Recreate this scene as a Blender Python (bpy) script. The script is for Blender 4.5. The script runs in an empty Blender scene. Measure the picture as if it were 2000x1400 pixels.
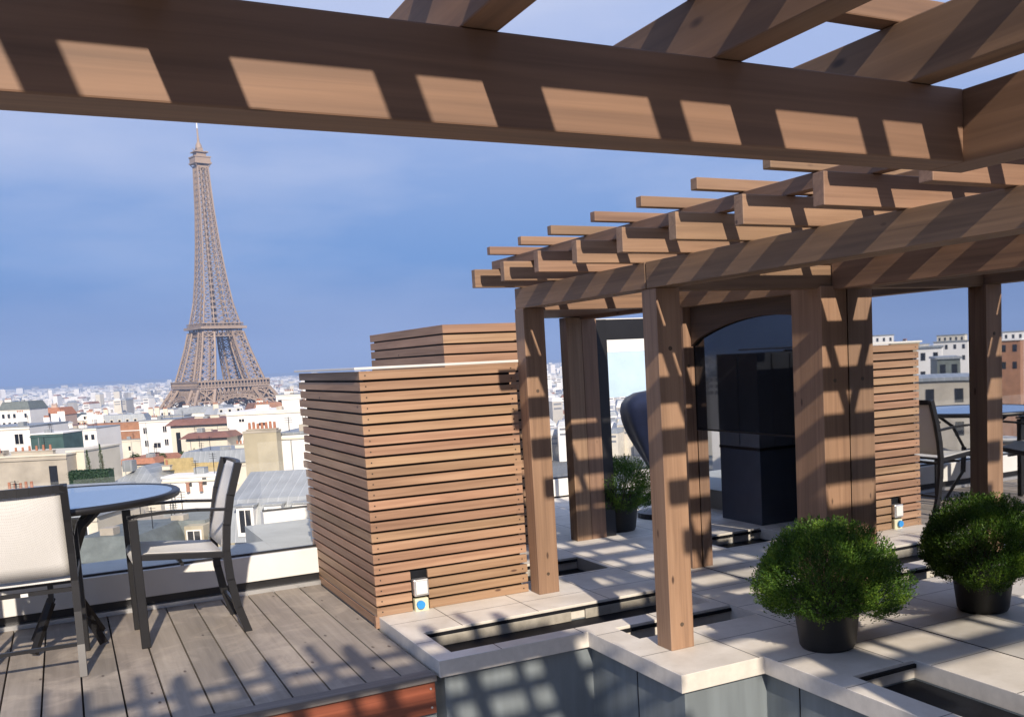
import bpy, bmesh, math, random
from mathutils import Vector, Matrix, Euler
R = math.radians
sc = bpy.context.scene
C = sc.collection

# ------------------------------------------------------------------ camera
cam_d = bpy.data.cameras.new("camera"); cam = bpy.data.objects.new("camera", cam_d); C.objects.link(cam)
cam_d.sensor_width = 36; cam_d.lens = 35.13
cam_d.shift_x = -0.1126; cam_d.shift_y = 0.101
cam_d.clip_start = 0.05; cam_d.clip_end = 40000
cam.matrix_world = Matrix(((0.86897145, 0.09412957, -0.48582739, 0),
                           (-0.49254077, 0.06953283, -0.86750722, 0),
                           (-0.04787713, 0.9931288, 0.10678469, 1.6),
                           (0, 0, 0, 1)))
sc.camera = cam
# ------------------------------------------------------------------ world: clear hazy sky with a slate-blue cloud bank
SUN_DIR = Vector((0.325, 1.755, -1.0)).normalized()      # the way the light travels
w = bpy.data.worlds.new("World"); sc.world = w; w.use_nodes = True
nt = w.node_tree; nt.nodes.clear()
def N(nt, t, **k):
    n = nt.nodes.new(t)
    for a, b in k.items(): setattr(n, a, b)
    return n
out = N(nt, 'ShaderNodeOutputWorld'); bg = N(nt, 'ShaderNodeBackground')
sky = N(nt, 'ShaderNodeTexSky'); sky.sky_type = 'NISHITA'; sky.sun_disc = False
sky.sun_elevation = R(30); sky.sun_rotation = R(190.7); sky.altitude = 100; sky.air_density = 1.0; sky.dust_density = 0.6; sky.ozone_density = 1.0
tc = N(nt, 'ShaderNodeTexCoord'); mp = N(nt, 'ShaderNodeMapping'); mp.inputs['Scale'].default_value = (1.3, 1.3, 5.0); mp.inputs['Location'].default_value = (.35, .2, .1)
ns = N(nt, 'ShaderNodeTexNoise'); ns.inputs['Scale'].default_value = 1.6; ns.inputs['Detail'].default_value = 7; ns.inputs['Roughness'].default_value = .55
rp = N(nt, 'ShaderNodeValToRGB'); rp.color_ramp.elements[0].position = .42; rp.color_ramp.elements[1].position = .66
sx = N(nt, 'ShaderNodeSeparateXYZ'); er = N(nt, 'ShaderNodeValToRGB')
# cloud bank colour by height above the horizon (a far rain cloud): dull violet at the horizon, slate blue, paler above
cr = er.color_ramp; cr.elements[0].position = 0.0; cr.elements[0].color = (1.35, 2.45, 5.6, 1)
cr.elements[1].position = 1.0; cr.elements[1].color = (3.4, 4.7, 8.2, 1)
for p, c in ((.045, (1.25, 2.5, 5.9, 1)), (.10, (1.2, 3.0, 7.0, 1)), (.17, (2.6, 4.1, 7.8, 1)), (.25, (4.4, 5.5, 8.8, 1)), (.34, (4.8, 5.9, 9.2, 1)), (.50, (3.8, 5.1, 8.8, 1))):
    e = cr.elements.new(p); e.color = c
mx = N(nt, 'ShaderNodeMix', data_type='RGBA'); mx2 = N(nt, 'ShaderNodeMix', data_type='RGBA')
mx.inputs[0].default_value = .93
L = nt.links.new
L(tc.outputs['Generated'], mp.inputs[0]); L(mp.outputs[0], ns.inputs['Vector']); L(ns.outputs[0], rp.inputs[0])
L(tc.outputs['Generated'], sx.inputs[0]); L(sx.outputs['Z'], er.inputs[0])
L(sky.outputs[0], mx.inputs[6]); L(er.outputs[0], mx.inputs[7])
L(mx.outputs[2], mx2.inputs[6]); mx2.inputs[7].default_value = (6.2, 6.9, 9.3, 1)
mm = N(nt, 'ShaderNodeMath', operation='MULTIPLY'); mm.inputs[1].default_value = .75; L(rp.outputs[0], mm.inputs[0]); mrz = N(nt, 'ShaderNodeMapRange'); mrz.inputs[1].default_value = .05; mrz.inputs[2].default_value = .2; mrz.inputs[3].default_value = .35; L(sx.outputs['Z'], mrz.inputs[0]); mmz = N(nt, 'ShaderNodeMath', operation='MULTIPLY'); L(mm.outputs[0], mmz.inputs[0]); L(mrz.outputs[0], mmz.inputs[1]); L(mmz.outputs[0], mx2.inputs[0])
mrw = N(nt, 'ShaderNodeMapRange'); mrw.inputs[1].default_value = -.35; mrw.inputs[2].default_value = .25; mrw.inputs[3].default_value = 1.0; mrw.inputs[4].default_value = 1.0
L(sx.outputs['Y'], mrw.inputs[0]); vs_ = N(nt, 'ShaderNodeVectorMath', operation='SCALE'); L(mx2.outputs[2], vs_.inputs[0]); L(mrw.outputs[0], vs_.inputs['Scale'])
L(vs_.outputs[0], bg.inputs[0]); bg.inputs[1].default_value = 0.069; L(bg.outputs[0], out.inputs[0])
# ------------------------------------------------------------------ sun
sd = bpy.data.lights.new("sun", 'SUN'); sd.energy = 5.0; sd.angle = R(0.8); sd.color = (1.0, .87, .71)
so = bpy.data.objects.new("sun", sd); C.objects.link(so); so.rotation_euler = SUN_DIR.to_track_quat('-Z', 'Y').to_euler(); so.location = (-3, -14, 9)
sc.view_settings.view_transform = 'Standard'; sc.view_settings.look = 'None'; sc.view_settings.exposure = 0.45; sc.view_settings.gamma = 1
sc.cycles.max_bounces = 8; sc.cycles.caustics_reflective = False; sc.cycles.caustics_refractive = False

# ------------------------------------------------------------------ materials
def mat(name):
    m = bpy.data.materials.new(name); m.use_nodes = True
    return m, m.node_tree, m.node_tree.nodes['Principled BSDF']
def ramp(nt, stops):
    r = N(nt, 'ShaderNodeValToRGB'); c = r.color_ramp
    c.elements[0].position = stops[0][0]; c.elements[0].color = (*stops[0][1], 1)
    c.elements[1].position = stops[-1][0]; c.elements[1].color = (*stops[-1][1], 1)
    for p, col in stops[1:-1]:
        e = c.elements.new(p); e.color = (*col, 1)
    return r
def wood(name, axis, dark, mid, light, rough=.62, knots=True, grey=0.0):
    m, nt, b = mat(name); L = nt.links.new
    tc = N(nt, 'ShaderNodeTexCoord'); oi = N(nt, 'ShaderNodeObjectInfo'); ge = N(nt, 'ShaderNodeNewGeometry')
    va = N(nt, 'ShaderNodeVectorMath', operation='ADD'); s1 = N(nt, 'ShaderNodeMath', operation='ADD'); s2 = N(nt, 'ShaderNodeMath', operation='MULTIPLY'); s2.inputs[1].default_value = 37.
    L(oi.outputs['Random'], s1.inputs[0]); L(ge.outputs['Random Per Island'], s1.inputs[1]); L(s1.outputs[0], s2.inputs[0])
    L(tc.outputs['Object'], va.inputs[0]); L(s2.outputs[0], va.inputs[1])
    mp = N(nt, 'ShaderNodeMapping'); sc_ = [34, 34, 34]; sc_['xyz'.index(axis)] = 1.1; mp.inputs['Scale'].default_value = sc_
    L(va.outputs[0], mp.inputs[0])
    n1 = N(nt, 'ShaderNodeTexNoise'); n1.inputs['Scale'].default_value = 1.; n1.inputs['Detail'].default_value = 6; n1.inputs['Roughness'].default_value = .6; n1.inputs['Distortion'].default_value = .6
    L(mp.outputs[0], n1.inputs['Vector'])
    r = ramp(nt, ((.28, dark), (.5, mid), (.74, light))); L(n1.outputs[0], r.inputs[0])
    # broad boards-length tone changes
    mp2 = N(nt, 'ShaderNodeMapping'); s3 = [7, 7, 7]; s3['xyz'.index(axis)] = .8; mp2.inputs['Scale'].default_value = s3; L(va.outputs[0], mp2.inputs[0])
    n2 = N(nt, 'ShaderNodeTexNoise'); n2.inputs['Scale'].default_value = 1.; n2.inputs['Detail'].default_value = 3; L(mp2.outputs[0], n2.inputs['Vector'])
    hsv = N(nt, 'ShaderNodeHueSaturation')
    mr = N(nt, 'ShaderNodeMapRange'); mr.inputs[3].default_value = .86; mr.inputs[4].default_value = 1.14
    fr = N(nt, 'ShaderNodeMath', operation='FRACT'); L(s1.outputs[0], fr.inputs[0]); L(fr.outputs[0], mr.inputs[0])
    mr2 = N(nt, 'ShaderNodeMapRange'); mr2.inputs[1].default_value = .3; mr2.inputs[2].default_value = .7; mr2.inputs[3].default_value = .82; mr2.inputs[4].default_value = 1.15; L(n2.outputs[0], mr2.inputs[0])
    mu = N(nt, 'ShaderNodeMath', operation='MULTIPLY'); L(mr.outputs[0], mu.inputs[0]); L(mr2.outputs[0], mu.inputs[1])
    L(r.outputs[0], hsv.inputs['Color']); L(mu.outputs[0], hsv.inputs['Value'])
    hm = N(nt, 'ShaderNodeMapRange'); hm.inputs[3].default_value = .492; hm.inputs[4].default_value = .507
    fr2 = N(nt, 'ShaderNodeMath', operation='FRACT'); ml = N(nt, 'ShaderNodeMath', operation='MULTIPLY'); ml.inputs[1].default_value = 7.3
    L(s1.outputs[0], ml.inputs[0]); L(ml.outputs[0], fr2.inputs[0]); L(fr2.outputs[0], hm.inputs[0]); L(hm.outputs[0], hsv.inputs['Hue'])
    last = hsv.outputs[0]
    if grey:
        n4 = N(nt, 'ShaderNodeTexNoise'); n4.inputs['Scale'].default_value = 2.6; n4.inputs['Detail'].default_value = 7; n4.inputs['Roughness'].default_value = .65; n4.inputs['Distortion'].default_value = .8; L(tc.outputs['Object'], n4.inputs['Vector'])
        r4 = ramp(nt, ((.48, (0, 0, 0)), (.70, (grey, grey, grey)))); L(n4.outputs[0], r4.inputs[0])
        m4 = N(nt, 'ShaderNodeMix', data_type='RGBA'); L(r4.outputs[0], m4.inputs[0]); L(last, m4.inputs[6]); m4.inputs[7].default_value = (.50, .43, .35, 1); last = m4.outputs[2]
    if knots:
        vo = N(nt, 'ShaderNodeTexVoronoi'); vo.inputs['Scale'].default_value = 1.; mp3 = N(nt, 'ShaderNodeMapping'); s4 = [9, 9, 9]; s4['xyz'.index(axis)] = 3.2
        mp3.inputs['Scale'].default_value = s4; L(va.outputs[0], mp3.inputs[0]); L(mp3.outputs[0], vo.inputs['Vector'])
        rk = ramp(nt, ((.045, (1, 1, 1)), (.09, (0, 0, 0)))); L(vo.outputs['Distance'], rk.inputs[0])
        mk = N(nt, 'ShaderNodeMix', data_type='RGBA'); L(rk.outputs[0], mk.inputs[0]); L(last, mk.inputs[6]); mk.inputs[7].default_value = (dark[0]*.4, dark[1]*.35, dark[2]*.35, 1); last = mk.outputs[2]
    L(last, b.inputs['Base Color']); b.inputs['Roughness'].default_value = rough
    bp = N(nt, 'ShaderNodeBump'); bp.inputs['Strength'].default_value = .3; bp.inputs['Distance'].default_value = .0008; L(n1.outputs[0], bp.inputs['Height']); L(bp.outputs[0], b.inputs['Normal'])
    return m
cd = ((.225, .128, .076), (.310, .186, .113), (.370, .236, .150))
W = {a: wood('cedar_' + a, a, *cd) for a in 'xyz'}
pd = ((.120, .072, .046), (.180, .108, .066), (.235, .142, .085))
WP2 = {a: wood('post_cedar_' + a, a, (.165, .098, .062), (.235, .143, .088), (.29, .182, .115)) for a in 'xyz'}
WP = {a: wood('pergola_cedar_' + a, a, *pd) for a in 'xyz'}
deckm = wood('weathered_deck', 'y', (.215, .185, .158), (.25, .217, .185), (.285, .25, .215), rough=.75, grey=.55)
trimm = wood('grey_deck_edge', 'x', (.10, .088, .078), (.16, .142, .128), (.23, .205, .185), rough=.7, knots=False)
redm = wood('red_stained_board', 'x', (.15, .045, .02), (.24, .075, .034), (.31, .11, .05), rough=.45, knots=False)
def plain(name, col, rough=.6, metal=0., noise=.12, nscale=8., bump=0., spec=.5):
    m, nt, b = mat(name); L = nt.links.new
    tc = N(nt, 'ShaderNodeTexCoord'); n1 = N(nt, 'ShaderNodeTexNoise'); n1.inputs['Scale'].default_value = nscale; n1.inputs['Detail'].default_value = 6; n1.inputs['Roughness'].default_value = .62
    L(tc.outputs['Object'], n1.inputs['Vector'])
    lo = tuple(max(0, c*(1-noise)) for c in col); hi = tuple(min(1, c*(1+noise)) for c in col)
    r = ramp(nt, ((.3, lo), (.7, hi))); L(n1.outputs[0], r.inputs[0]); L(r.outputs[0], b.inputs['Base Color'])
    b.inputs['Roughness'].default_value = rough; b.inputs['Metallic'].default_value = metal; b.inputs['Specular IOR Level'].default_value = spec
    if bump:
        bp = N(nt, 'ShaderNodeBump'); bp.inputs['Strength'].default_value = bump; bp.inputs['Distance'].default_value = .01; L(n1.outputs[0], bp.inputs['Height']); L(bp.outputs[0], b.inputs['Normal'])
    return m
def tiles():
    m, nt, b = mat('pale_stone_tiles'); L = nt.links.new
    tc = N(nt, 'ShaderNodeTexCoord'); mp = N(nt, 'ShaderNodeMapping'); mp.inputs['Location'].default_value = (.04, .10, 0); L(tc.outputs['Object'], mp.inputs[0])
    br = N(nt, 'ShaderNodeTexBrick'); br.offset = 0; br.squash = 1; br.inputs['Scale'].default_value = 1
    br.inputs['Brick Width'].default_value = .49; br.inputs['Row Height'].default_value = .49; br.inputs['Mortar Size'].default_value = .0035; br.inputs['Mortar Smooth'].default_value = .2
    br.inputs['Color1'].default_value = (.76, .72, .66, 1); br.inputs['Color2'].default_value = (.71, .67, .61, 1); br.inputs['Mortar'].default_value = (.13, .12, .11, 1)
    L(mp.outputs[0], br.inputs['Vector'])
    n = N(nt, 'ShaderNodeTexNoise'); n.inputs['Scale'].default_value = 5; n.inputs['Detail'].default_value = 8; n.inputs['Roughness'].default_value = .7; L(tc.outputs['Object'], n.inputs['Vector'])
    r = ramp(nt, ((.3, (.80, .79, .77)), (.62, (1, 1, 1)))); L(n.outputs[0], r.inputs[0])
    n5 = N(nt, 'ShaderNodeTexNoise'); n5.inputs['Scale'].default_value = 1.7; n5.inputs['Detail'].default_value = 5; n5.inputs['Distortion'].default_value = 1.2; L(tc.outputs['Object'], n5.inputs['Vector'])
    r5 = ramp(nt, ((.36, (.78, .76, .72)), (.55, (1, 1, 1)))); L(n5.outputs[0], r5.inputs[0])
    v5 = N(nt, 'ShaderNodeTexVoronoi'); v5.inputs['Scale'].default_value = 16; L(tc.outputs['Object'], v5.inputs['Vector']); r6 = ramp(nt, ((.03, (.45, .38, .30)), (.055, (1, 1, 1)))); L(v5.outputs['Distance'], r6.inputs[0])
    mxa = N(nt, 'ShaderNodeMix', data_type='RGBA', blend_type='MULTIPLY'); mxa.inputs[0].default_value = .7; L(r.outputs[0], mxa.inputs[6]); L(r5.outputs[0], mxa.inputs[7])
    mxb = N(nt, 'ShaderNodeMix', data_type='RGBA', blend_type='MULTIPLY'); mxb.inputs[0].default_value = .6; L(mxa.outputs[2], mxb.inputs[6]); L(r6.outputs[0], mxb.inputs[7]); r = type('o', (), {'outputs': [mxb.outputs[2]]})
    mx = N(nt, 'ShaderNodeMix', data_type='RGBA', blend_type='MULTIPLY'); mx.inputs[0].default_value = .8; L(br.outputs[0], mx.inputs[6]); L(r.outputs[0], mx.inputs[7])
    L(mx.outputs[2], b.inputs['Base Color']); b.inputs['Roughness'].default_value = .55
    bp = N(nt, 'ShaderNodeBump'); bp.inputs['Strength'].default_value = .5; bp.inputs['Distance'].default_value = .003; bp.invert = True; L(br.outputs['Fac'], bp.inputs['Height']); L(bp.outputs[0], b.inputs['Normal'])
    return m
stone = tiles()
stone_edge = plain('stone_edge', (.58, .545, .49), .6, noise=.10, nscale=14)
def streaky(name, col):
    m, nt, b = mat(name); L = nt.links.new
    tc = N(nt, 'ShaderNodeTexCoord'); mp = N(nt, 'ShaderNodeMapping'); mp.inputs['Scale'].default_value = (9, 9, .8); L(tc.outputs['Object'], mp.inputs[0])
    n = N(nt, 'ShaderNodeTexNoise'); n.inputs['Scale'].default_value = 1.5; n.inputs['Detail'].default_value = 6; L(mp.outputs[0], n.inputs['Vector'])
    r = ramp(nt, ((.35, tuple(c*.82 for c in col)), (.6, col), (.75, tuple(c*1.1 for c in col)))); L(n.outputs[0], r.inputs[0]); L(r.outputs[0], b.inputs['Base Color']); b.inputs['Roughness'].default_value = .5
    return m
clad = streaky('blue_grey_cladding', (.17, .198, .215))
_u = plain('unused_clad', (.185, .215, .22), .5, noise=.09, nscale=3)
liner = plain('pool_liner', (.008, .009, .012), .6, noise=.3, spec=.15)
conc = plain('concrete', (.30, .28, .24), .85, noise=.25, nscale=12, bump=.4)
m, nt, b = mat('white_mesh_weave'); mesh_weave = m; b.inputs['Base Color'].default_value = (.70, .69, .67, 1); b.inputs['Roughness'].default_value = .7; b.inputs['Alpha'].default_value = .90
tcw = N(nt, 'ShaderNodeTexCoord'); wv = N(nt, 'ShaderNodeTexBrick'); wv.inputs['Scale'].default_value = 60; wv.inputs['Color1'].default_value = (.72, .71, .69, 1); wv.inputs['Color2'].default_value = (.68, .67, .65, 1); wv.inputs['Mortar'].default_value = (.52, .51, .50, 1); wv.inputs['Mortar Size'].default_value = .03; nt.links.new(tcw.outputs['Object'], wv.inputs['Vector']); nt.links.new(wv.outputs[0], b.inputs['Base Color'])
dark_metal = plain('dark_bronze_metal', (.030, .030, .033), .38, metal=.6, noise=.1)
mesh_fab = plain('white_mesh_fabric', (.68, .67, .65), .7, noise=.04, nscale=60)
white_paint = plain('white_paint', (.66, .655, .635), .5, noise=.05, nscale=3)
black = plain('black_plastic', (.014, .013, .012), .5, noise=.2, nscale=20)
steel = plain('brushed_steel', (.62, .63, .64), .35, metal=.85, noise=.05)
cap_m = plain('pale_metal_cap', (.60, .59, .57), .4, noise=.04)
soil = plain('soil', (.03, .02, .013), .9, noise=.4, nscale=40)
m, nt, b = mat('tinted_mirror_glass'); mirror = m
b.inputs['Metallic'].default_value = 1; b.inputs['Base Color'].default_value = (.80, .82, .84, 1); b.inputs['Roughness'].default_value = .012
n = N(nt, 'ShaderNodeTexNoise'); n.inputs['Scale'].default_value = .9; n.inputs['Detail'].default_value = 1; tcn = N(nt, 'ShaderNodeTexCoord'); nt.links.new(tcn.outputs['Object'], n.inputs['Vector'])
bp = N(nt, 'ShaderNodeBump'); bp.inputs['Strength'].default_value = .03; bp.inputs['Distance'].default_value = .02; nt.links.new(n.outputs[0], bp.inputs['Height']); nt.links.new(bp.outputs[0], b.inputs['Normal'])
m, nt, b = mat('clear_glass'); cglass = m
b.inputs['Base Color'].default_value = (.93, .97, .96, 1); b.inputs['Roughness'].default_value = .02; b.inputs['Alpha'].default_value = .03; b.inputs['Specular IOR Level'].default_value = .8
m, nt, b = mat('frosted_table_glass'); tglass = m
b.inputs['Base Color'].default_value = (.24, .28, .285, 1); b.inputs['Roughness'].default_value = .2; b.inputs['Specular IOR Level'].default_value = 1.0; b.inputs['Coat Weight'].default_value = 1; b.inputs['Coat Roughness'].default_value = .05
dglass = plain('dark_window_glass', (.012, .014, .019), .08, noise=.1, spec=.9)

# ------------------------------------------------------------------ mesh helpers
def tag(o, label=None, cat=None, group=None, kind=None):
    if label: o['label'] = label
    if cat: o['category'] = cat
    if group: o['group'] = group
    if kind: o['kind'] = kind
    return o
def thing(name, label, cat, loc=(0, 0, 0), rz=0, group=None):
    o = bpy.data.objects.new(name, None); C.objects.link(o); o.location = loc; o.rotation_euler = (0, 0, rz); o.empty_display_size = .2
    return tag(o, label, cat, group)
def obj(name, bm, m, parent=None, bevel=0., smooth=False):
    me = bpy.data.meshes.new(name); bmesh.ops.recalc_face_normals(bm, faces=bm.faces); bm.to_mesh(me); bm.free()
    for mm_ in (m if isinstance(m, (list, tuple)) else [m]): me.materials.append(mm_)
    o = bpy.data.objects.new(name, me); C.objects.link(o)
    if parent: o.parent = parent
    if bevel:
        md = o.modifiers.new('bevel', 'BEVEL'); md.width = bevel; md.segments = 2; md.limit_method = 'ANGLE'
    if smooth:
        for p in me.polygons: p.use_smooth = True
    return o
def bx(bm, x0, x1, y0, y1, z0, z1, mi=0, M=None):
    ps = [(x0, y0, z0), (x1, y0, z0), (x1, y1, z0), (x0, y1, z0), (x0, y0, z1), (x1, y0, z1), (x1, y1, z1), (x0, y1, z1)]
    vs = [bm.verts.new(M @ Vector(p) if M else p) for p in ps]
    for f in ((0, 3, 2, 1), (4, 5, 6, 7), (0, 1, 5, 4), (1, 2, 6, 5), (2, 3, 7, 6), (3, 0, 4, 7)):
        fc = bm.faces.new([vs[i] for i in f]); fc.material_index = mi
    return vs
def box(name, x0, x1, y0, y1, z0, z1, m, parent=None, bevel=0.):
    bm = bmesh.new(); bx(bm, x0, x1, y0, y1, z0, z1); return obj(name, bm, m, parent, bevel)
def bar(bm, a, b, wd, th=None, up=(0, 0, 1)):
    """rectangular bar from a to b"""
    a = Vector(a); b = Vector(b); th = th or wd; d = (b - a).normalized(); up = Vector(up)
    if abs(d.dot(up)) > .98: up = Vector((1, 0, 0))
    s = d.cross(up).normalized() * wd / 2; t = s.cross(d).normalized() * th / 2
    v = [bm.verts.new(p + i * s + j * t) for p in (a, b) for i, j in ((-1, -1), (1, -1), (1, 1), (-1, 1))]
    for f in ((0, 1, 2, 3), (7, 6, 5, 4), (0, 4, 5, 1), (1, 5, 6, 2), (2, 6, 7, 3), (3, 7, 4, 0)): bm.faces.new([v[i] for i in f])
def tube(bm, pts, r, seg=8, cap=True):
    rings = []
    pts = [Vector(p) for p in pts]
    for i, p in enumerate(pts):
        d = (pts[min(i+1, len(pts)-1)] - pts[max(i-1, 0)]).normalized()
        u = Vector((0, 0, 1)) if abs(d.z) < .9 else Vector((1, 0, 0)); s = d.cross(u).normalized(); t = s.cross(d)
        rr = r[i] if isinstance(r, (list, tuple)) else r
        rings.append([bm.verts.new(p + (s*math.cos(2*math.pi*k/seg) + t*math.sin(2*math.pi*k/seg))*rr) for k in range(seg)])
    for a, b in zip(rings, rings[1:]):
        for k in range(seg): bm.faces.new((a[k], a[(k+1) % seg], b[(k+1) % seg], b[k]))
    if cap: bm.faces.new(rings[0][::-1]); bm.faces.new(rings[-1])
def lathe(bm, prof, cx=0, cy=0, seg=48, ax=1., ay=1., closed=False):
    rings = [[bm.verts.new((cx + r*ax*math.cos(2*math.pi*k/seg), cy + r*ay*math.sin(2*math.pi*k/seg), z)) for k in range(seg)] for r, z in prof]
    prs = list(zip(rings, rings[1:])) + ([(rings[-1], rings[0])] if closed else [])
    for a, b in prs:
        for k in range(seg): bm.faces.new((a[k], a[(k+1) % seg], b[(k+1) % seg], b[k]))
    return rings
def grid_slab(rects, holes, z0, z1, bm, mi_top=0, mi_side=1):
    """union of rectangles minus holes as one closed slab"""
    xs = sorted({v for r in rects + holes for v in r[:2]}); ys = sorted({v for r in rects + holes for v in r[2:]})
    def inside(x, y):
        return any(a < x < b and c < y < d for a, b, c, d in rects) and not any(a < x < b and c < y < d for a, b, c, d in holes)
    nx, ny = len(xs)-1, len(ys)-1
    g = [[inside((xs[i]+xs[i+1])/2, (ys[j]+ys[j+1])/2) for j in range(ny)] for i in range(nx)]
    vt = {}
    def V(i, j, z):
        k = (i, j, z)
        if k not in vt: vt[k] = bm.verts.new((xs[i], ys[j], z))
        return vt[k]
    def G(i, j): return 0 <= i < nx and 0 <= j < ny and g[i][j]
    for i in range(nx):
        for j in range(ny):
            if not g[i][j]: continue
            f = bm.faces.new((V(i, j, z1), V(i+1, j, z1), V(i+1, j+1, z1), V(i, j+1, z1))); f.material_index = mi_top
            f = bm.faces.new((V(i, j+1, z0), V(i+1, j+1, z0), V(i+1, j, z0), V(i, j, z0))); f.material_index = mi_side
            for (di, dj, a, b_) in ((-1, 0, (i, j+1), (i, j)), (1, 0, (i+1, j), (i+1, j+1)), (0, -1, (i, j), (i+1, j)), (0, 1, (i+1, j+1), (i, j+1))):
                if not G(i+di, j+dj):
                    f = bm.faces.new((V(*a, z0), V(*b_, z0), V(*b_, z1), V(*a, z1))); f.material_index = mi_side

# ================================================================== GROUND AND TERRACE (setting)
random.seed(4)
bm = bmesh.new(); rs = [0, 60, 120, 250, 450, 800, 2000, 6000, 20000, 34000]; zz = [-30, -30, -33, -45, -58, -68, -68, -66, -62, -60]
seg = 64; prev = None; c0 = bm.verts.new((0, 0, -30))
for r_, z_ in zip(rs[1:], zz[1:]):
    ring = [bm.verts.new((r_*math.cos(2*math.pi*k/seg), r_*math.sin(2*math.pi*k/seg), z_)) for k in range(seg)]
    for k in range(seg):
        if prev is None: bm.faces.new((c0, ring[k], ring[(k+1) % seg]))
        else: bm.faces.new((prev[k], ring[k], ring[(k+1) % seg], prev[(k+1) % seg]))
    prev = ring
tag(obj('ground', bm, plain('city_ground', (.13, .135, .13), .9, noise=.4, nscale=.01)), kind='structure')

T = .07
rects = [(1.57, 3.90, 4.90, 9.9), (2.44, 3.90, 3.93, 4.90), (2.93, 3.90, -2.5, 3.93)]
pools = [(1.68, 3.35, 5.02, 5.50), (2.60, 3.39, 4.60, 4.87), (2.62, 3.34, 6.31, 6.84), (3.07, 3.46, 1.2, 3.44)]
rects2 = [(3.90, 6.5, 5.6, 9.9)]
bm = bmesh.new(); grid_slab(rects + rects2, pools, -.02, T, bm)
tag(obj('terrace_paving', bm, [stone, stone_edge], bevel=.003), kind='structure')
# clad wall under the coping, with shadow-gap joints
pw = thing('planter_wall', 'blue-grey clad stepped wall carrying the pale stone coping', 'wall', (0, 0, 0))
ins = .035
r3 = [(1.57+ins, 3.85, 4.90+ins, 9.4), (2.44+ins, 3.85, 3.93+ins, 4.90+ins), (2.93+ins, 3.85, -2.4, 3.93+ins)]
bm = bmesh.new()
grid_slab(r3, [(a+.02, b-.02, c+.02, d-.02) if False else (a, b, c, d) for a, b, c, d in pools], -1.9, -.0201, bm, 0, 0)
obj('cladding', bm, clad, pw)
bm = bmesh.new()
for (x, y, ax) in ((2.44+ins, 4.42, 'y'), (2.93+ins, 2.95, 'y'), (2.93+ins, 3.70, 'y')):
    bx(bm, x-.0025, x+.003, y-.003, y+.003, -1.9, -.0205)
obj('panel_joint', bm, liner, pw)
bm = bmesh.new()
for a, b_, c_, d_ in pools:
    bx(bm, a+.001, b_-.001, c_+.001, d_-.001, -.05, -.026)
    bx(bm, a+.0015, b_-.0015, d_-.016, d_-.0015, .036, .054)  # black strip on the far wall paints the shade under the coping edge
obj('liner_and_shade_strip', bm, liner, pw)
bm = bmesh.new()
bx(bm, 1.69, 2.62, 5.482, 5.498, -.025, .035); bx(bm, 2.72, 3.34, 5.482, 5.498, -.025, .035)
obj('inner_ledge', bm, conc, pw, bevel=.002)
tag(box('lower_floor', -12, 3.5, -12, 4.95, -2.0, -1.9, plain('lower_floor', (.30, .28, .26), .8, noise=.15)), kind='structure')

# deck: boards along Y
bm = bmesh.new(); x = -.046 - .181*25
while x < 1.52:
    x1 = min(x + .1725, 1.552); bx(bm, x, x1, 5.012, 7.60, -.03, 0); x = x1 + .0085
tag(obj('wooden_deck', bm, deckm, bevel=.002), kind='structure')
box_u = box('deck_substructure', -4.6, 1.55, 5.03, 7.6, -.12, -.0345, liner); tag(box_u, kind='structure')
ed = thing('deck_edge', 'grey edge board over red stained boards along the front of the deck', 'edge board', (0, 0, 0))
box('edge_board', -4.6, 1.555, 4.905, 5.006, -.035, 0.002, trimm, ed, bevel=.003)
box('fascia_board', -4.6, 1.55, 4.93, 4.955, -.21, -.041, redm, ed, bevel=.002)
box('lower_panel', -4.6, 1.56, 4.97, 5.0, -1.9, -.22, clad, ed)
for z_ in (-.075, -.175): bm = bmesh.new(); tube(bm, ((1.525, 4.9295, z_), (1.525, 4.925, z_)), .006, 8); obj('screw', bm, steel, ed)

# ================================================================== PARAPETS
def parapet(name, label, x0, x1, y, rot=0):
    t = thing(name, label, 'parapet', (x0, y, 0), rot)
    Lx = x1 - x0
    box('base_rail', 0, Lx, -.0, .12, -.1, .085, dark_metal, t)
    box('flashing', 0, Lx, -.045, -.002, -.03, .03, steel, t)
    box('white_kerb', 0, Lx, -.02, .14, .087, .275, white_paint, t, bevel=.004)
    box('glass_channel', 0, Lx, .02, .05, .277, .292, dark_metal, t)
    n = max(1, round(Lx/1.5)); s = Lx/n
    for k in range(n):
        box('glass_panel', k*s+.01, (k+1)*s-.01, .03, .042, .294, .94, cglass, t)
    return t
parapet('glass_parapet', 'white parapet kerb topped by clear glass behind the chairs and table', -14, 1.56, 7.62)
parapet('glass_parapet', 'short glass parapet on a white kerb at the end of the stone terrace', 1.56, 9.5, 9.92)
lg = thing('roof_ledge', 'flat pale grey roof ledge just beyond the glass parapet', 'ledge', (0, 0, 0)); lm = plain('grey_roofing', (.40, .42, .40), .7, noise=.15, nscale=2)
box('roofing', -14, 1.30, 7.80, 8.35, .0, .255, lm, lg); box('roofing', 1.301, 2.3, 7.80, 9.30, .0, .255, lm, lg)
box('edge_trim', -14, 1.2995, 7.765, 7.7995, .0, .268, plain('olive_trim', (.30, .28, .17), .7), lg)

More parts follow.
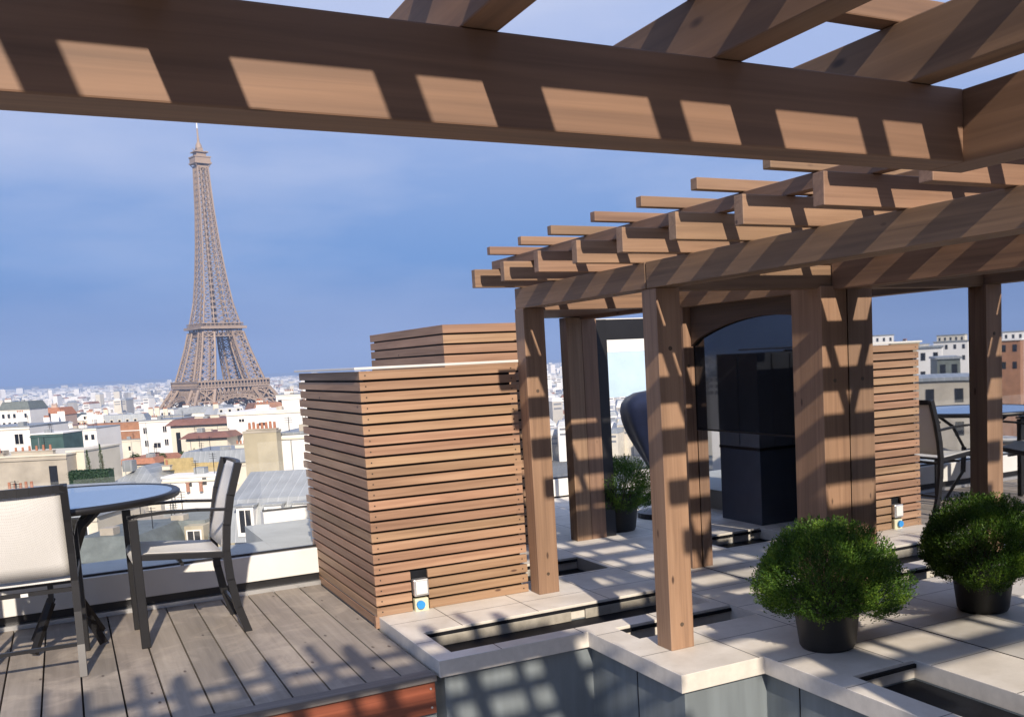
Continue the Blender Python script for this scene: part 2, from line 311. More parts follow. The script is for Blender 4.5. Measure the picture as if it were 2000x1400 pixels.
# ================================================================== SLATTED SCREENS
def slats(bm, p0, p1, z0, z1, pitch, h, th, skip=None, jag=0):
    """horizontal slats from p0 to p1 (2-D points); th is thickness outwards"""
    p0 = Vector((*p0, 0)); p1 = Vector((*p1, 0)); d = (p1-p0).normalized(); nrm = Vector((d.y, -d.x, 0)); Ln = (p1-p0).length
    n = int((z1 - z0 + .001)/pitch) + 1
    for k in range(n):
        zt = z1 - k*pitch; zb = zt - h
        if zb < z0 - .001: break
        e = random.uniform(-jag, jag*.4) if jag else 0
        segs = [(0, Ln + (e if jag else 0))]
        if skip and zb < skip[2]: segs = [(0, skip[0]), (skip[1], Ln)]
        for a, b_ in segs:
            M = Matrix(((d.x, nrm.x, 0, p0.x), (d.y, nrm.y, 0, p0.y), (0, 0, 1, 0), (0, 0, 0, 1)))
            bx(bm, a, b_, -th/2, th/2, zb, zt, 0, M)
PITCH = .0660; SH = .0515
s = thing('slatted_screen', 'cedar slatted screen box with two sockets at the foot of its front', 'slatted screen', (1.56, 6.03, 0))
o = Vector((1.56, 6.03, 0))
bm = bmesh.new(); slats(bm, (0, 0), (1.015, 0), .0708, 1.575, PITCH, SH, .022, skip=(.225, .335, .285)); obj('front_cladding', bm, W['x'], s, bevel=.0015)
bm = bmesh.new(); slats(bm, (.011, 1.72), (.011, .012), -.0, 1.575, PITCH, SH, .022)
# ragged far ends of the side slats
for k in range(23):
    zt = 1.575 - k*PITCH
    if zt > .06: bx(bm, .0, .022, 1.7201, 1.722 + random.choice((0, .0, .03, .06, .1)), zt-SH, zt)
obj('side_cladding', bm, W['y'], s, bevel=.0015)
for k in range(23):
    for u in (.035, .98):
        zt = 1.575 - k*PITCH - SH/2
        if zt < .08: continue
        bm = bmesh.new(); tube(bm, ((u, -.0112, zt), (u, -.0128, zt)), .0045, 8); obj('screw', bm, dark_metal, s)
box('corner_foot', -.012, .035, -.012, .03, -.0, .072, W['x'], s)
bm = bmesh.new(); bx(bm, .03, .98, .02, .06, .085, 1.56); bx(bm, .03, .06, .062, 1.68, .002, 1.56); bx(bm, .062, .50, 1.64, 1.68, .072, 1.56); bx(bm, .47, .50, .5, 1.638, .072, 1.56)
obj('black_backing', bm, liner, s)
bm = bmesh.new(); bx(bm, -.03, 1.035, -.025, .55, 1.585, 1.60); bx(bm, -.03, .55, .5501, 1.74, 1.585, 1.60)
obj('cap', bm, cap_m, s, bevel=.002)
so_ = box('power_socket', .232, .328, -.045, .015, .165, .272, steel, s, bevel=.008); so_['label'] = 'upper grey socket with hinged lid'
box('socket_lid', .243, .317, -.052, -.0455, .178, .262, white_paint, so_, bevel=.004)
so2 = box('power_socket', .236, .324, -.035, .015, .05, .150, plain('cream_plastic', (.62, .60, .42), .5), s, bevel=.008); so2['label'] = 'lower cream socket with a blue round cover'
bm = bmesh.new(); tube(bm, ((.268, -.0352, .112), (.268, -.055, .112)), .026, 20); obj('round_cover', bm, plain('blue_plastic', (.03, .25, .62), .4), so2)

s = thing('slatted_screen', 'taller cedar slatted box standing behind the front screen and left corner post', 'slatted screen', (2.64, 7.58, 0))
bm = bmesh.new(); slats(bm, (0, 0), (.78, 0), .075, 1.90, .080, .0655, .022); obj('front_cladding', bm, W['x'], s, bevel=.0015)
bm = bmesh.new(); slats(bm, (.011, 2.1), (.011, 0.012), .075, 1.90, .080, .0655, .022); obj('side_cladding', bm, W['y'], s, bevel=.0015)
box('black_backing', .024, .76, .02, 2.05, .072, 1.88, liner, s)

# dark clad service unit with glazed upper part hidden behind the front screen (seen in the mirror glass)
s = thing('service_unit', 'dark blue-grey clad service unit with dark glazing behind the slatted screen, seen reflected', 'service unit', (2.08, 6.9, 0))
box('lower_cladding', 0, .47, 0, .60, .0705, .72, plain('navy_cladding', (.060, .070, .095), .35), s, bevel=.004)
box('worktop', -.004, .474, -.004, .604, .7205, .745, dark_metal, s)
box('dark_glazing', .0, .47, .0, .60, .746, 1.56, plain('dark_panel', (.10, .11, .13), .4), s)

bm = bmesh.new(); n_ = 16; top_ = []; bot_ = []
for i in range(n_+1):
    yy_ = 4.565 + 1.295*i/n_; q_ = (i/n_ - .35); zb_ = 1.80 - .34*q_*q_*1.0 - (.02 if i == n_ else 0)
    bot_.append([bm.verts.new((x_, yy_, zb_)) for x_ in (3.835, 3.859)]); top_.append([bm.verts.new((x_, yy_, 1.915)) for x_ in (3.835, 3.859)])
for i in range(n_):
    a0, a1, b0, b1 = bot_[i], bot_[i+1], top_[i], top_[i+1]
    bm.faces.new((a0[0], a1[0], b1[0], b0[0])); bm.faces.new((a0[1], b0[1], b1[1], a1[1])); bm.faces.new((a0[0], a0[1], a1[1], a1[0])); bm.faces.new((b0[0], b1[0], b1[1], b0[1]))
bm.faces.new((bot_[0][0], top_[0][0], top_[0][1], bot_[0][1])); bm.faces.new((bot_[-1][0], bot_[-1][1], top_[-1][1], top_[-1][0]))
tag(obj('reflection_cover_board', bm, wood('dark_head', 'y', (.05, .03, .022), (.075, .045, .03), (.10, .06, .04))), 'dark arched board added over the dark glazing between two posts to hide reflected sky', 'panel')  # added board, covers the sky reflection and imitates its curved dark outline
frm = plain('grey_frame', (.10, .105, .115), .4, noise=.1)
for z_ in (1.02, 1.30): box('glazing_bar', .02, .45, -.012, -.0005, z_, z_+.022, frm, s)
for x_ in (.10, .30): box('glazing_bar', x_, x_+.02, -.016, -.0125, .76, 1.55, frm, s)
box('glazing_bar', .4705, .482, .28, .30, .76, 1.55, frm, s)

# ================================================================== PERGOLAS
ZB, ZT, ZR, ZC, ZL = 1.923, 2.054, 2.165, 2.215, 2.265
BV = .003
# ---- foreground pergola (roof over the photographer)
fg = thing('pergola', 'near cedar pergola roof whose long beam crosses the top of the view', 'pergola', (0, 0, 1.6*(1-1.07)), group=None); fg.scale = (1.07,)*3
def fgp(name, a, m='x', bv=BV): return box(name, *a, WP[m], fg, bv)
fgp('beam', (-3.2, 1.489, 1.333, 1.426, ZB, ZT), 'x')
fgp('side_beam', (1.490, 1.583, -3.0, 1.426, ZB, ZT), 'y')
x = 1.359 - .4186*11
for k in range(12):
    fgp('rafter', (x, x+.056, -2.9, 1.79, ZT+.001, ZR), 'y')
    fgp('lath', (x-.205, x-.16, -2.9, 1.75, ZC+.001, ZL), 'y')
    x += .4186
for y in (1.365, 1.01, .654, .36, .06, -.26, -.58, -.90, -1.22, -1.54, -1.86, -2.18, -2.5, -2.82):
    fgp('batten', (-3.3, 1.62, y, y+.05, ZR+.001, ZC), 'x')
fgp('post', (-3.2, -3.06, 1.31, 1.45, -1.9, ZB-.001), 'z'); fgp('post', (1.465, 1.605, -2.9, -2.76, -1.9, ZB-.001), 'z')
fgp('beam', (-3.2, 1.583, -3.1, -3.005, ZB, ZT), 'x'); fgp('post', (-3.2, -3.06, -3.12, -2.98, -1.9, ZB-.001), 'z')

# ---- rear pergola against the mirror-glass wall
rp_ = thing('pergola', 'rear cedar pergola on square posts standing against the mirror-glass wall', 'pergola', (0, 0, 0))
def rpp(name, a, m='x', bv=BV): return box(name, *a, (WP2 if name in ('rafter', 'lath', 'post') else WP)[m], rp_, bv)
XG = 3.86
rpp('beam', (2.60, 2.735, 4.371, 6.02, ZB, ZT), 'y'); rpp('beam', (2.60, 2.735, -.35, 4.36, ZB, ZT), 'y')
rpp('post', (2.59, 2.735, 5.88, 6.015, T, ZB-.001), 'z')
rpp('post', (2.612, 2.752, 4.292, 4.432, T, ZB-.001), 'z')
rpp('post', (2.612, 2.752, 1.10, 1.24, T, ZB-.001), 'z')
rpp('post', (3.775, XG-.001, 5.865, 6.005, T, ZB-.001), 'z')
rpp('post', (3.675, XG-.001, 4.30, 4.56, T, ZB-.001), 'z')
rpp('post', (3.635, 3.772, 7.40, 7.53, T, ZB-.001), 'z'); rpp('post', (3.774, 3.911, 7.40, 7.53, T, ZB-.001), 'z')
rpp('cross_beam', (2.736, XG-.002, 4.32, 4.43, ZB-.012, ZT-.02), 'x')
rpp('cross_beam', (2.736, XG-.002, 5.95, 6.05, ZB-.012, ZT-.02), 'x')
rpp('wall_beam', (3.765, XG-.002, -.35, 4.31, ZB-.02, ZT-.002), 'y'); rpp('wall_beam', (3.765, XG-.002, 4.431, 5.949, ZB-.02, ZT-.002), 'y'); rpp('wall_fascia', (XG+.014, XG+.05, .9, 5.99, 1.96, 2.29), 'y')
rpp('wall_beam', (3.765, XG-.002, 6.051, 7.60, ZB-.02, ZT-.03), 'y')
bm = bmesh.new(); q_ = [(2.745, 6.055), (3.76, 6.055), (3.76, 7.62), (3.50, 7.62)]
lo = [bm.verts.new((a, b_, 1.93)) for a, b_ in q_]; hi = [bm.verts.new((a, b_, 1.965)) for a, b_ in q_]; bm.faces.new(lo[::-1]); bm.faces.new(hi)
for i in range(4): bm.faces.new((lo[i], lo[(i+1) % 4], hi[(i+1) % 4], hi[i]))
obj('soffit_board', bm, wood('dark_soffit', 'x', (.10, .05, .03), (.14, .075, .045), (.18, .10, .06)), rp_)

ry = [5.889, 5.400, 4.873, 4.414, 3.947, 3.485, 3.040, 2.580, 2.12, 1.66, 1.20, .74, .28, -.18]
rx = [2.285, 2.275, 2.25, 2.247, 2.24, 2.23, 2.24, 2.23, 2.24, 2.23, 2.24, 2.23, 2.24, 2.23]
ly = [None, 5.114, 4.676, 4.193, 3.752, 3.306, 2.856, 2.39, 1.93, 1.47, 1.01, .55, .09, -.37]
for y, x0, yl in zip(ry, rx, ly):
    rpp('rafter', (x0, XG-.003, y, y+.056, ZT+.001, ZR), 'x')
    if y > 5.8: yl = 5.596
    elif y > 5.3: yl = 5.114
    rpp('lath', (x0-.01, XG-.003, yl, yl+.046, 2.2245, 2.270), 'x')
for x in (2.445, 2.80, 3.155, 3.51):
    rpp('batten', (x, x+.048, -.35, 6.0, ZR+.001, 2.2235), 'y')
for px_, py_, pz_ in ((2.66, 5.8795, 1.395), (2.682, 4.2915, 1.62), (3.81, 5.8645, 1.50), (3.76, 4.2995, 1.40), (2.682, 4.2915, .20), (2.66, 5.8795, .20)):
    bm = bmesh.new(); tube(bm, ((px_, py_+.003, pz_), (px_, py_-.0012, pz_)), .011, 16); obj('bolt_plug', bm, wood('plug', 'z', (.05, .03, .02), (.07, .045, .03), (.09, .06, .04), knots=False) if px_ == 2.66 and pz_ > 1 else bpy.data.materials['plug'], rp_)
# ---- mirror glass wall
gw = thing('mirror_glass_wall', 'tall wall of tinted mirror glass behind the rear pergola posts, reflecting terrace and city', 'glass wall', (XG, 0, 0))
dark_pane = plain('dark_tinted_pane', (.075, .080, .092), .03, metal=.8, noise=.25, nscale=1.2)
for y0, y1 in ((-3.0, -.9), (-.895, 1.2), (1.205, 3.0), (3.004, 4.50)):
    box('glass_pane', .002, .012, y0, y1, T+.004, 1.95, mirror, gw)
box('glass_pane', .002, .012, 4.504, 5.93, T+.004, 1.05, mirror, gw)
o = box('dark_glass_pane', .002, .012, 4.504, 5.93, 1.062, 1.95, dark_pane, gw)
box('transom', -.004, .0125, 4.503, 5.93, 1.0505, 1.0615, dark_metal, gw)
box('bottom_track', .001, .03, -3.0, 5.93, T-.004, T+.0035, liner, gw)
box('wall_head', .013, .30, -3.0, 5.99, -1.9, 1.95, liner, gw)
# opening at the end of the wall
wf = thing('window_frame', 'dark blue-grey frame edge beside the doubled post at the far opening', 'frame', (3.925, 7.42, 0))
box('frame_jamb', -.008, .09, .0, .14, T, 1.90, dark_metal, wf)
box('frame_head', .091, 1.6, .05, .14, 1.73, 1.90, dark_metal, wf)

# ================================================================== FURNITURE
def chair(name, label, loc, rz):
    t = thing(name, label, 'chair', loc, rz, 'dark framed armchairs with white mesh seats')
    HW = .265
    for s_ in (-1, 1):
        y = s_*HW
        bm = bmesh.new(); bar(bm, (.27, y, 0), (.275, y, .775), .028, .05, up=(1, 0, 0)); obj('front_leg', bm, dark_metal, t, bevel=.004)
        bm = bmesh.new(); pts = [(-.31, 0), (-.262, .16), (-.232, .34), (-.222, .52), (-.238, .68), (-.275, .86), (-.335, 1.05)]
        for (a, za), (b_, zb_) in zip(pts, pts[1:]): bar(bm, (a, y, za-.004), (b_, y, zb_+.004), .036, .044, up=(1, 0, 0))
        obj('rear_leg', bm, dark_metal, t)
        bm = bmesh.new(); ap = [(.30, .789), (.12, .798), (-.08, .792), (-.25, .775)]
        for (a, za), (b_, zb_) in zip(ap, ap[1:]): bar(bm, (a+.004, y, za), (b_-.004, y, zb_), .046, .016)
        obj('armrest', bm, dark_metal, t)
        bm = bmesh.new(); bar(bm, (.255, y*.985, .545), (-.21, y*.985, .50), .026, .038); obj('seat_rail', bm, dark_metal, t, bevel=.003)
    for xb, zb_, tb_ in ((.262, .50, .022), (-.215, .47, .022), (.03, .47, .018), (-.262, .17, .02)):
        bm = bmesh.new(); bar(bm, (xb, -HW+.02, zb_), (xb, HW-.02, zb_), tb_); obj('cross_bar', bm, dark_metal, t)
    def sling(nm, prof, dip):
        bm = bmesh.new(); cols = 12; rows = len(prof); vs = []
        for i, (px_, pz_) in enumerate(prof):
            row = []
            for j in range(cols+1):
                v_ = -1 + 2*j/cols; q = dip*(1-v_*v_)*math.sin(math.pi*min(1, max(0, i/(rows-1))))
                row.append(bm.verts.new((px_ - (q if nm == 'back_sling' else 0), v_*(HW-.016), pz_ - (q if nm == 'seat_sling' else 0))))
            vs.append(row)
        for a, b_ in zip(vs, vs[1:]):
            for j in range(cols): bm.faces.new((a[j], a[j+1], b_[j+1], b_[j]))
        o = obj(nm, bm, mesh_weave, t, smooth=True); md = o.modifiers.new('thick', 'SOLIDIFY'); md.thickness = .005
        return o
    sling('seat_sling', [(.292, .49), (.30, .525), (.285, .555), (.22, .566), (.12, .556), (0, .545), (-.12, .53), (-.20, .52)], .03)
    sling('back_sling', [(-.20, .545), (-.212, .62), (-.232, .70), (-.258, .80), (-.29, .90), (-.325, 1.0), (-.338, 1.04)], .035)
    bm = bmesh.new(); n = 10
    pr_ = [(-.335 - .03*(1-(2*i/n-1)**2), -HW + 2*HW*i/n, 1.035) for i in range(n+1)]
    for a, b_ in zip(pr_, pr_[1:]): bar(bm, a, b_, .024, .044)
    obj('top_rail', bm, dark_metal, t)
    o = box('care_tag', -.232, -.2305, -.04, -.005, .46, .478, white_paint, t)
    return t
chair('armchair', 'white mesh armchair seen side-on, drawn up at the right of the table', (.565, 6.775, 0), math.pi + R(1))
chair('armchair', 'white mesh armchair seen from behind, cut by the left edge of the photo', (-.285, 6.44, 0), math.pi/2 - R(3))
chair('armchair', 'white mesh armchair beyond the table, visible only mirrored at the right edge', (-.95, 7.0, 0), R(8))
tb = thing('round_table', 'round blue-grey glass table with a dark metal rim between the armchairs', 'table', (-.10, 6.93, 0))
bm = bmesh.new(); lathe(bm, [(.655, .862), (.69, .862), (.70, .875), (.70, .892), (.69, .902), (.672, .902), (.655, .897)], seg=72, closed=True); obj('rim', bm, dark_metal, tb, smooth=True)
bm = bmesh.new(); lathe(bm, [(0.001, .889), (.654, .889), (.654, .8975), (0.001, .8975)], seg=72, closed=True); obj('glass_top', bm, tglass, tb)
for k in range(4):
    a = R(45 + 90*k); bm = bmesh.new()
    P_ = [(.36, .86), (.20, .74), (.09, .52), (.10, .28), (.26, .02)]
    for (r0, z0), (r1, z1) in zip(P_, P_[1:]): bar(bm, (r0*math.cos(a), r0*math.sin(a), z0+.004), (r1*math.cos(a), r1*math.sin(a), z1-.004), .04, .028)
    obj('leg', bm, dark_metal, tb)
bm = bmesh.new(); lathe(bm, [(.06, .47), (.085, .47), (.085, .50), (.06, .50)], seg=40, closed=True); obj('leg_ring', bm, dark_metal, tb)

# ================================================================== POTTED SHRUBS
def leafmat(name, lo, mid, hi):
    m, nt, b = mat(name); L = nt.links.new
    g = N(nt, 'ShaderNodeNewGeometry'); r = ramp(nt, ((.0, lo), (.55, mid), (1., hi))); tc = N(nt, 'ShaderNodeTexCoord')
    n = N(nt, 'ShaderNodeTexNoise'); n.inputs['Scale'].default_value = 9; n.inputs['Detail'].default_value = 2; L(tc.outputs['Object'], n.inputs['Vector'])
    mr = N(nt, 'ShaderNodeMapRange'); mr.inputs[1].default_value = .35; mr.inputs[2].default_value = .65; L(n.outputs[0], mr.inputs[0])
    mx = N(nt, 'ShaderNodeMix', data_type='FLOAT'); mx.inputs[0].default_value = .5; L(g.outputs['Random Per Island'], mx.inputs[2]); L(mr.outputs[0], mx.inputs[3])
    L(mx.outputs[0], r.inputs[0]); L(r.outputs[0], b.inputs['Base Color']); b.inputs['Roughness'].default_value = .5
    b.inputs['Subsurface Weight'].default_value = 0; b.inputs['Specular IOR Level'].default_value = .3
    tr = N(nt, 'ShaderNodeBsdfTranslucent'); L(r.outputs[0], tr.inputs[0]); ms = N(nt, 'ShaderNodeMixShader'); ms.inputs[0].default_value = .3
    o = nt.nodes['Material Output']; L(b.outputs[0], ms.inputs[1]); L(tr.outputs[0], ms.inputs[2]); L(ms.outputs[0], o.inputs[0])
    return m
shrub_m = leafmat('shrub_leaves', (.016, .048, .010), (.070, .150, .020), (.24, .37, .045))
stem_m = plain('stems', (.09, .06, .03), .8)
def potted(label, loc, sc_=1., seed=1, ns=5200, lobes=()):
    rnd = random.Random(seed)
    t = thing('potted_shrub', label, 'potted plant', loc, 0, 'round green shrubs in black pots')
    bm = bmesh.new()
    lathe(bm, [(0.001, .002), (.140, .002), (.150, .02), (.185, .285), (.198, .29), (.198, .315), (.185, .315), (.176, .285), (.001, .27)], seg=56); obj('pot', bm, black, t, smooth=True)
    bm = bmesh.new(); lathe(bm, [(0.001, .288), (.172, .286)], seg=24); obj('soil', bm, soil, t)
    bm = bmesh.new()
    for k in range(26):
        a = rnd.uniform(0, 6.28); e = rnd.uniform(.3, 1.4); l = rnd.uniform(.12, .24); d = Vector((math.cos(a)*math.cos(e), math.sin(a)*math.cos(e), math.sin(e)))
        p = Vector((.05*math.cos(a), .05*math.sin(a), .28)); tube(bm, (p, p + d*l*.5, p + d*l + Vector((0, 0, .02))), (.005, .004, .002), 5)
    obj('stems', bm, stem_m, t)
    bm = bmesh.new(); cz = .43
    def leaf(p, d, l, wd):
        s_ = d.cross(Vector((rnd.uniform(-1, 1), rnd.uniform(-1, 1), rnd.uniform(-1, 1)))).normalized()*wd
        a = bm.verts.new(p); b_ = bm.verts.new(p + d*l*.5 + s_); c_ = bm.verts.new(p + d*l); e_ = bm.verts.new(p + d*l*.5 - s_); bm.faces.new((a, b_, c_, e_))
    for k in range(ns):
        a = rnd.uniform(0, 6.283); zz = rnd.uniform(-.62, 1); r_ = math.sqrt(1-zz*zz)
        d = Vector((r_*math.cos(a), r_*math.sin(a), zz))
        R0 = 1 + .06*math.sin(3*a + seed) + .07*math.sin(5*a+2*seed) * r_ + .04*math.sin(9*a + 7*zz + seed) + rnd.uniform(-.05, .03) + (rnd.uniform(.04, .12) if rnd.random() < .03 else 0)
        ext = Vector((.365, .365, .255))*R0
        for (lx, ly, lz, amt) in lobes:
            q = max(0, d.dot(Vector((lx, ly, lz)).normalized()) - .72)/.28; ext = ext*(1 + amt*q)
        tip = Vector((d.x*ext.x, d.y*ext.y, d.z*ext.z + cz)) + Vector((0, 0, -.05*r_*r_))
        dd = (Vector((d.x*.85, d.y*.85, d.z*.6 + .62)).normalized() + Vector((rnd.uniform(-.25, .25), rnd.uniform(-.25, .25), rnd.uniform(-.2, .2)))).normalized()
        ln = rnd.uniform(.08, .15); base = tip - dd*ln
        for i in range(11):
            f = i/10; pp = base + dd*ln*f
            rv = Vector((rnd.uniform(-1, 1), rnd.uniform(-1, 1), rnd.uniform(-1, 1)))
            ld = (dd*.95 + (rv - dd*rv.dot(dd)).normalized()*.75).normalized()
            leaf(pp, ld, rnd.uniform(.012, .020), .0030)
        leaf(tip, dd, .016, .003)
    o = obj('foliage', bm, shrub_m, t)
    t.scale = (sc_,)*3
    return t
potted('round green shrub in a black pot by the corner of the dark planter', (3.29, 3.87, T), .95, 3, lobes=((.6, -.75, -.5, .16), (-.9, .2, -.1, .08)))
potted('green shrub in a black pot beside the doubled post, beyond the opening', (4.16, 7.62, T), .95, 8, ns=3200)

# added stand-ins: navy form for a dark reflected shape, pale panel for white sky
m_navy = plain('navy_form_cloth', (.012, .018, .050), .55, noise=.25, nscale=6, bump=.3)
nv = thing('navy_stand_in', 'added navy form standing in for a dark reflected shape, seen past the opening behind the posts', 'stand-in form', (4.52, 8.0, T))
bm = bmesh.new(); P_ = [((.66, 0, 1.62), .06), ((.60, 0, 1.50), .20), ((.48, 0, 1.32), .36), ((.36, 0, 1.10), .42), ((.32, 0, .90), .36), ((.33, 0, .72), .26), ((.36, 0, .55), .19), ((.42, 0, .35), .14), ((.48, 0, .12), .12)]
tube(bm, [p for p, r in P_], [r for p, r in P_], 28)
rn = random.Random(3)
for v in bm.verts:      # folds shaped into the stand-in form
    a_ = math.atan2(v.co.y, v.co.x-.38); q_ = .018*math.sin(9*a_ + v.co.z*3) + .012*math.sin(5*a_ - v.co.z*6); v.co.x += q_*math.cos(a_); v.co.y += q_*math.sin(a_)
o = obj('cover', bm, m_navy, nv, smooth=True); md = o.modifiers.new('s', 'SUBSURF'); md.levels = 1; md.render_levels = 2
bm = bmesh.new(); lathe(bm, [(.001, 0), (.26, 0), (.26, .05), (.05, .09), (.035, .22), (.001, .22)], cx=.34, seg=28); obj('base', bm, dark_metal, nv)
wp = thing('sky_stand_in_panel', 'added white panel standing in for bright sky beyond the opening, with a pale blue lower part', 'panel', (4.5, 9.0, T))
box('white_sheet', 0, 1.9, 0, .02, 1.56, 1.90, white_paint, wp); box('blue_sheet', 0, 1.9, 0, .02, 1.1, 1.558, plain('pale_blue', (.42, .56, .70), .5, noise=.1, nscale=4), wp)
box('post', -.04, -.001, -.01, .03, 0, 1.88, steel, wp); box('post', 1.901, 1.94, -.01, .03, 0, 1.88, steel, wp)

# ================================================================== LATTICE TOWER
tw_m = plain('tower_iron', (.30, .225, .17), .6, noise=.12, nscale=.05)
tw_d = plain('tower_iron_dark', (.12, .10, .095), .6, noise=.1)
tw = thing('lattice_tower', 'tall tapering iron lattice tower with two platforms and a mast rising over the rooftops', 'tower', (139.7, 1077.1, -68), R(-29.25+45-1.5))
PR = [(0, 62.5), (20, 53), (40, 43.5), (57.6, 33.5), (75, 28.6), (95, 23.2), (115.7, 18.8), (140, 14.0), (165, 11.2), (195, 8.7), (230, 6.6), (276, 5.0)]
LW = [(0, 25), (57.6, 15.5), (115.7, 10.5), (140, 9), (276, 4)]
def lerp(tab, z):
    for (a, va), (b_, vb) in zip(tab, tab[1:]):
        if z <= b_: return va + (vb-va)*(z-a)/(b_-a)
    return tab[-1][1]
def leg_part(name, zs, sx_, sy_, th):
    bm = bmesh.new()
    for za, zb_ in zip(zs, zs[1:]):
        cs = []
        for z in (za, zb_):
            h = lerp(PR, z); l = lerp(LW, z); cs.append([Vector((sx_*(h - i*l), sy_*(h - j*l), z)) for i, j in ((0, 0), (1, 0), (1, 1), (0, 1))])
        for k in range(4):
            bar(bm, cs[0][k], cs[1][k], th*1.5)
            k2 = (k+1) % 4
            bar(bm, cs[1][k], cs[1][k2], th*.8); bar(bm, cs[0][k], cs[1][k2], th*.62); bar(bm, cs[0][k2], cs[1][k], th*.62)
            ma = (cs[0][k]+cs[0][k2])/2; mb = (cs[1][k]+cs[1][k2])/2
            bar(bm, ma, mb, th*.4)
    return obj(name, bm, tw_m, tw)
def zlin(a, b, n): return [a + (b-a)*i/n for i in range(n+1)]
for sx_ in (-1, 1):
    for sy_ in (-1, 1):
        leg_part('lower_leg', zlin(0, 55, 5), sx_, sy_, 1.6)
        leg_part('middle_leg', zlin(62, 111, 7), sx_, sy_, 1.05)
# upper shaft
bm = bmesh.new(); zs = zlin(118, 272, 27)
for za, zb_ in zip(zs, zs[1:]):
    for z in (zb_,):
        h = lerp(PR, z); g = h*.36
        for a, b_ in (((-h, -h), (h, -h)), ((h, -h), (h, h)), ((h, h), (-h, h)), ((-h, h), (-h, -h))): bar(bm, (*a, z), (*b_, z), .55)
    h0 = lerp(PR, za); h1 = lerp(PR, zb_)
    for q in range(4):
        c, s_ = math.cos(q*math.pi/2), math.sin(q*math.pi/2)
        def rp2(x, y, z): return (x*c - y*s_, x*s_ + y*c, z)
        for f in (-1, -.42, .42): bar(bm, rp2(h0*f, -h0, za), rp2(h1*f, -h1, zb_), 1.15 if f == -1 else .7)
        for f0, f1 in ((-1, -.42), (-.42, .42), (.42, 1)):
            bar(bm, rp2(h0*f0, -h0, za), rp2(h1*f1, -h1, zb_), .5); bar(bm, rp2(h0*f1, -h0, za), rp2(h1*f0, -h1, zb_), .5)
obj('upper_shaft', bm, tw_m, tw)
bm = bmesh.new(); tube(bm, ((0, 0, 112), (0, 0, 272)), (2.4, 1.6), 6); obj('lift_core', bm, tw_d, tw)
# platforms
def ringbox(bm, h, w_, z0, z1):
    bx(bm, -h, h, -h, -h+w_, z0, z1); bx(bm, -h, h, h-w_, h, z0, z1); bx(bm, -h, -h+w_, -h+w_+.01, h-w_-.01, z0, z1); bx(bm, h-w_, h, -h+w_+.01, h-w_-.01, z0, z1)
def gallery(name, h, z0, zf, z1, npost, th):
    """trussed girder z0..zf, deck, arcade with posts up to z1"""
    bm = bmesh.new()
    ringbox(bm, h, 2.2, zf-1.2, zf+.3)
    hh = h-1.6
    for q in range(4):
        c, s_ = math.cos(q*math.pi/2), math.sin(q*math.pi/2)
        def rr(x, y, z): return (x*c - y*s_, x*s_ + y*c, z)
        bar(bm, rr(-hh, -hh, z0), rr(hh, -hh, z0), th*1.6)
        n = int(npost*.8)
        for i in range(n):
            a = -hh + 2*hh*i/n; b_ = -hh + 2*hh*(i+1)/n
            bar(bm, rr(a, -hh, z0), rr(b_, -hh, zf-1.5), th*.7); bar(bm, rr(b_, -hh, z0), rr(a, -hh, zf-1.5), th*.7); bar(bm, rr(a, -hh, z0), rr(a, -hh, zf-1.2), th)
        for i in range(npost+1):
            a = -h + .4 + (2*h-.8)*i/npost; bar(bm, rr(a, -h+.4, zf+.3), rr(a, -h+.4, z1), th)
        bar(bm, rr(-h+.3, -h+.3, z1), rr(h-.3, -h+.3, z1), th*1.4); bar(bm, rr(-h+.3, -h+.3, zf+1.6), rr(h-.3, -h+.3, zf+1.6), th*.6)
    obj(name, bm, tw_m, tw)
    bm = bmesh.new(); bx(bm, -h+2.6, h-2.6, -h+2.6, h-2.6, zf-.8, zf+.2); ringbox(bm, h-3, 6, zf+.31, z1-.3); obj(name + '_rooms', bm, tw_d, tw)
gallery('first_platform', 35.5, 44, 57.6, 63, 22, 1.0)
gallery('second_platform', 20.3, 107, 115.7, 119.5, 10, .6)
bm = bmesh.new(); ringbox(bm, 22.6, 2.4, 114.0, 116.4); obj('second_cornice', bm, tw_m, tw)
for q in range(4):       # great arches under the first platform
    c, s_ = math.cos(q*math.pi/2), math.sin(q*math.pi/2)
    bm = bmesh.new(); A = []
    for i in range(25):
        t_ = math.pi*i/24; A.append((37*math.cos(t_), 8 + 39*math.sin(t_)))
    for (x0, z0), (x1, z1) in zip(A, A[1:]):
        def rr(x, z, o_=0):
            h = lerp(PR, z)-1; x *= (1+o_/37); z += o_*.8; return (x*c + h*s_, x*s_ - h*c, z)
        bar(bm, rr(x0, z0), rr(x1, z1), 1.2); bar(bm, rr(x0, z0, 3.5), rr(x1, z1, 3.5), .9); bar(bm, rr(x0, z0), rr(x1, z1, 3.5), .6); bar(bm, rr(x0, z0, 3.5), rr(x1, z1), .6)
    obj('arch', bm, tw_m, tw)
# summit
bm = bmesh.new(); bx(bm, -5.4, 5.4, -5.4, 5.4, 271, 273); bx(bm, -8.2, 8.2, -8.2, 8.2, 274.5, 276); bx(bm, -7.4, 7.4, -7.4, 7.4, 276.01, 280.5); bx(bm, -8.0, 8.0, -8.0, 8.0, 280.51, 281.6)
for q in range(4):
    a = q*math.pi/2 + math.pi/4; bar(bm, (7.2*math.cos(a), 7.2*math.sin(a), 271), (11*math.cos(a), 11*math.sin(a), 275.5), .8)
bx(bm, -4.6, 4.6, -4.6, 4.6, 281.61, 285.5); bx(bm, -6.5, 6.5, -6.5, 6.5, 285.51, 286.4); bx(bm, -2.8, 2.8, -2.8, 2.8, 286.41, 290)
for i in range(14):
    a = i*2.4; bar(bm, (3*math.cos(a), 3*math.sin(a), 284+i % 4), (6.6*math.cos(a), 6.6*math.sin(a), 285+i % 5), .45)
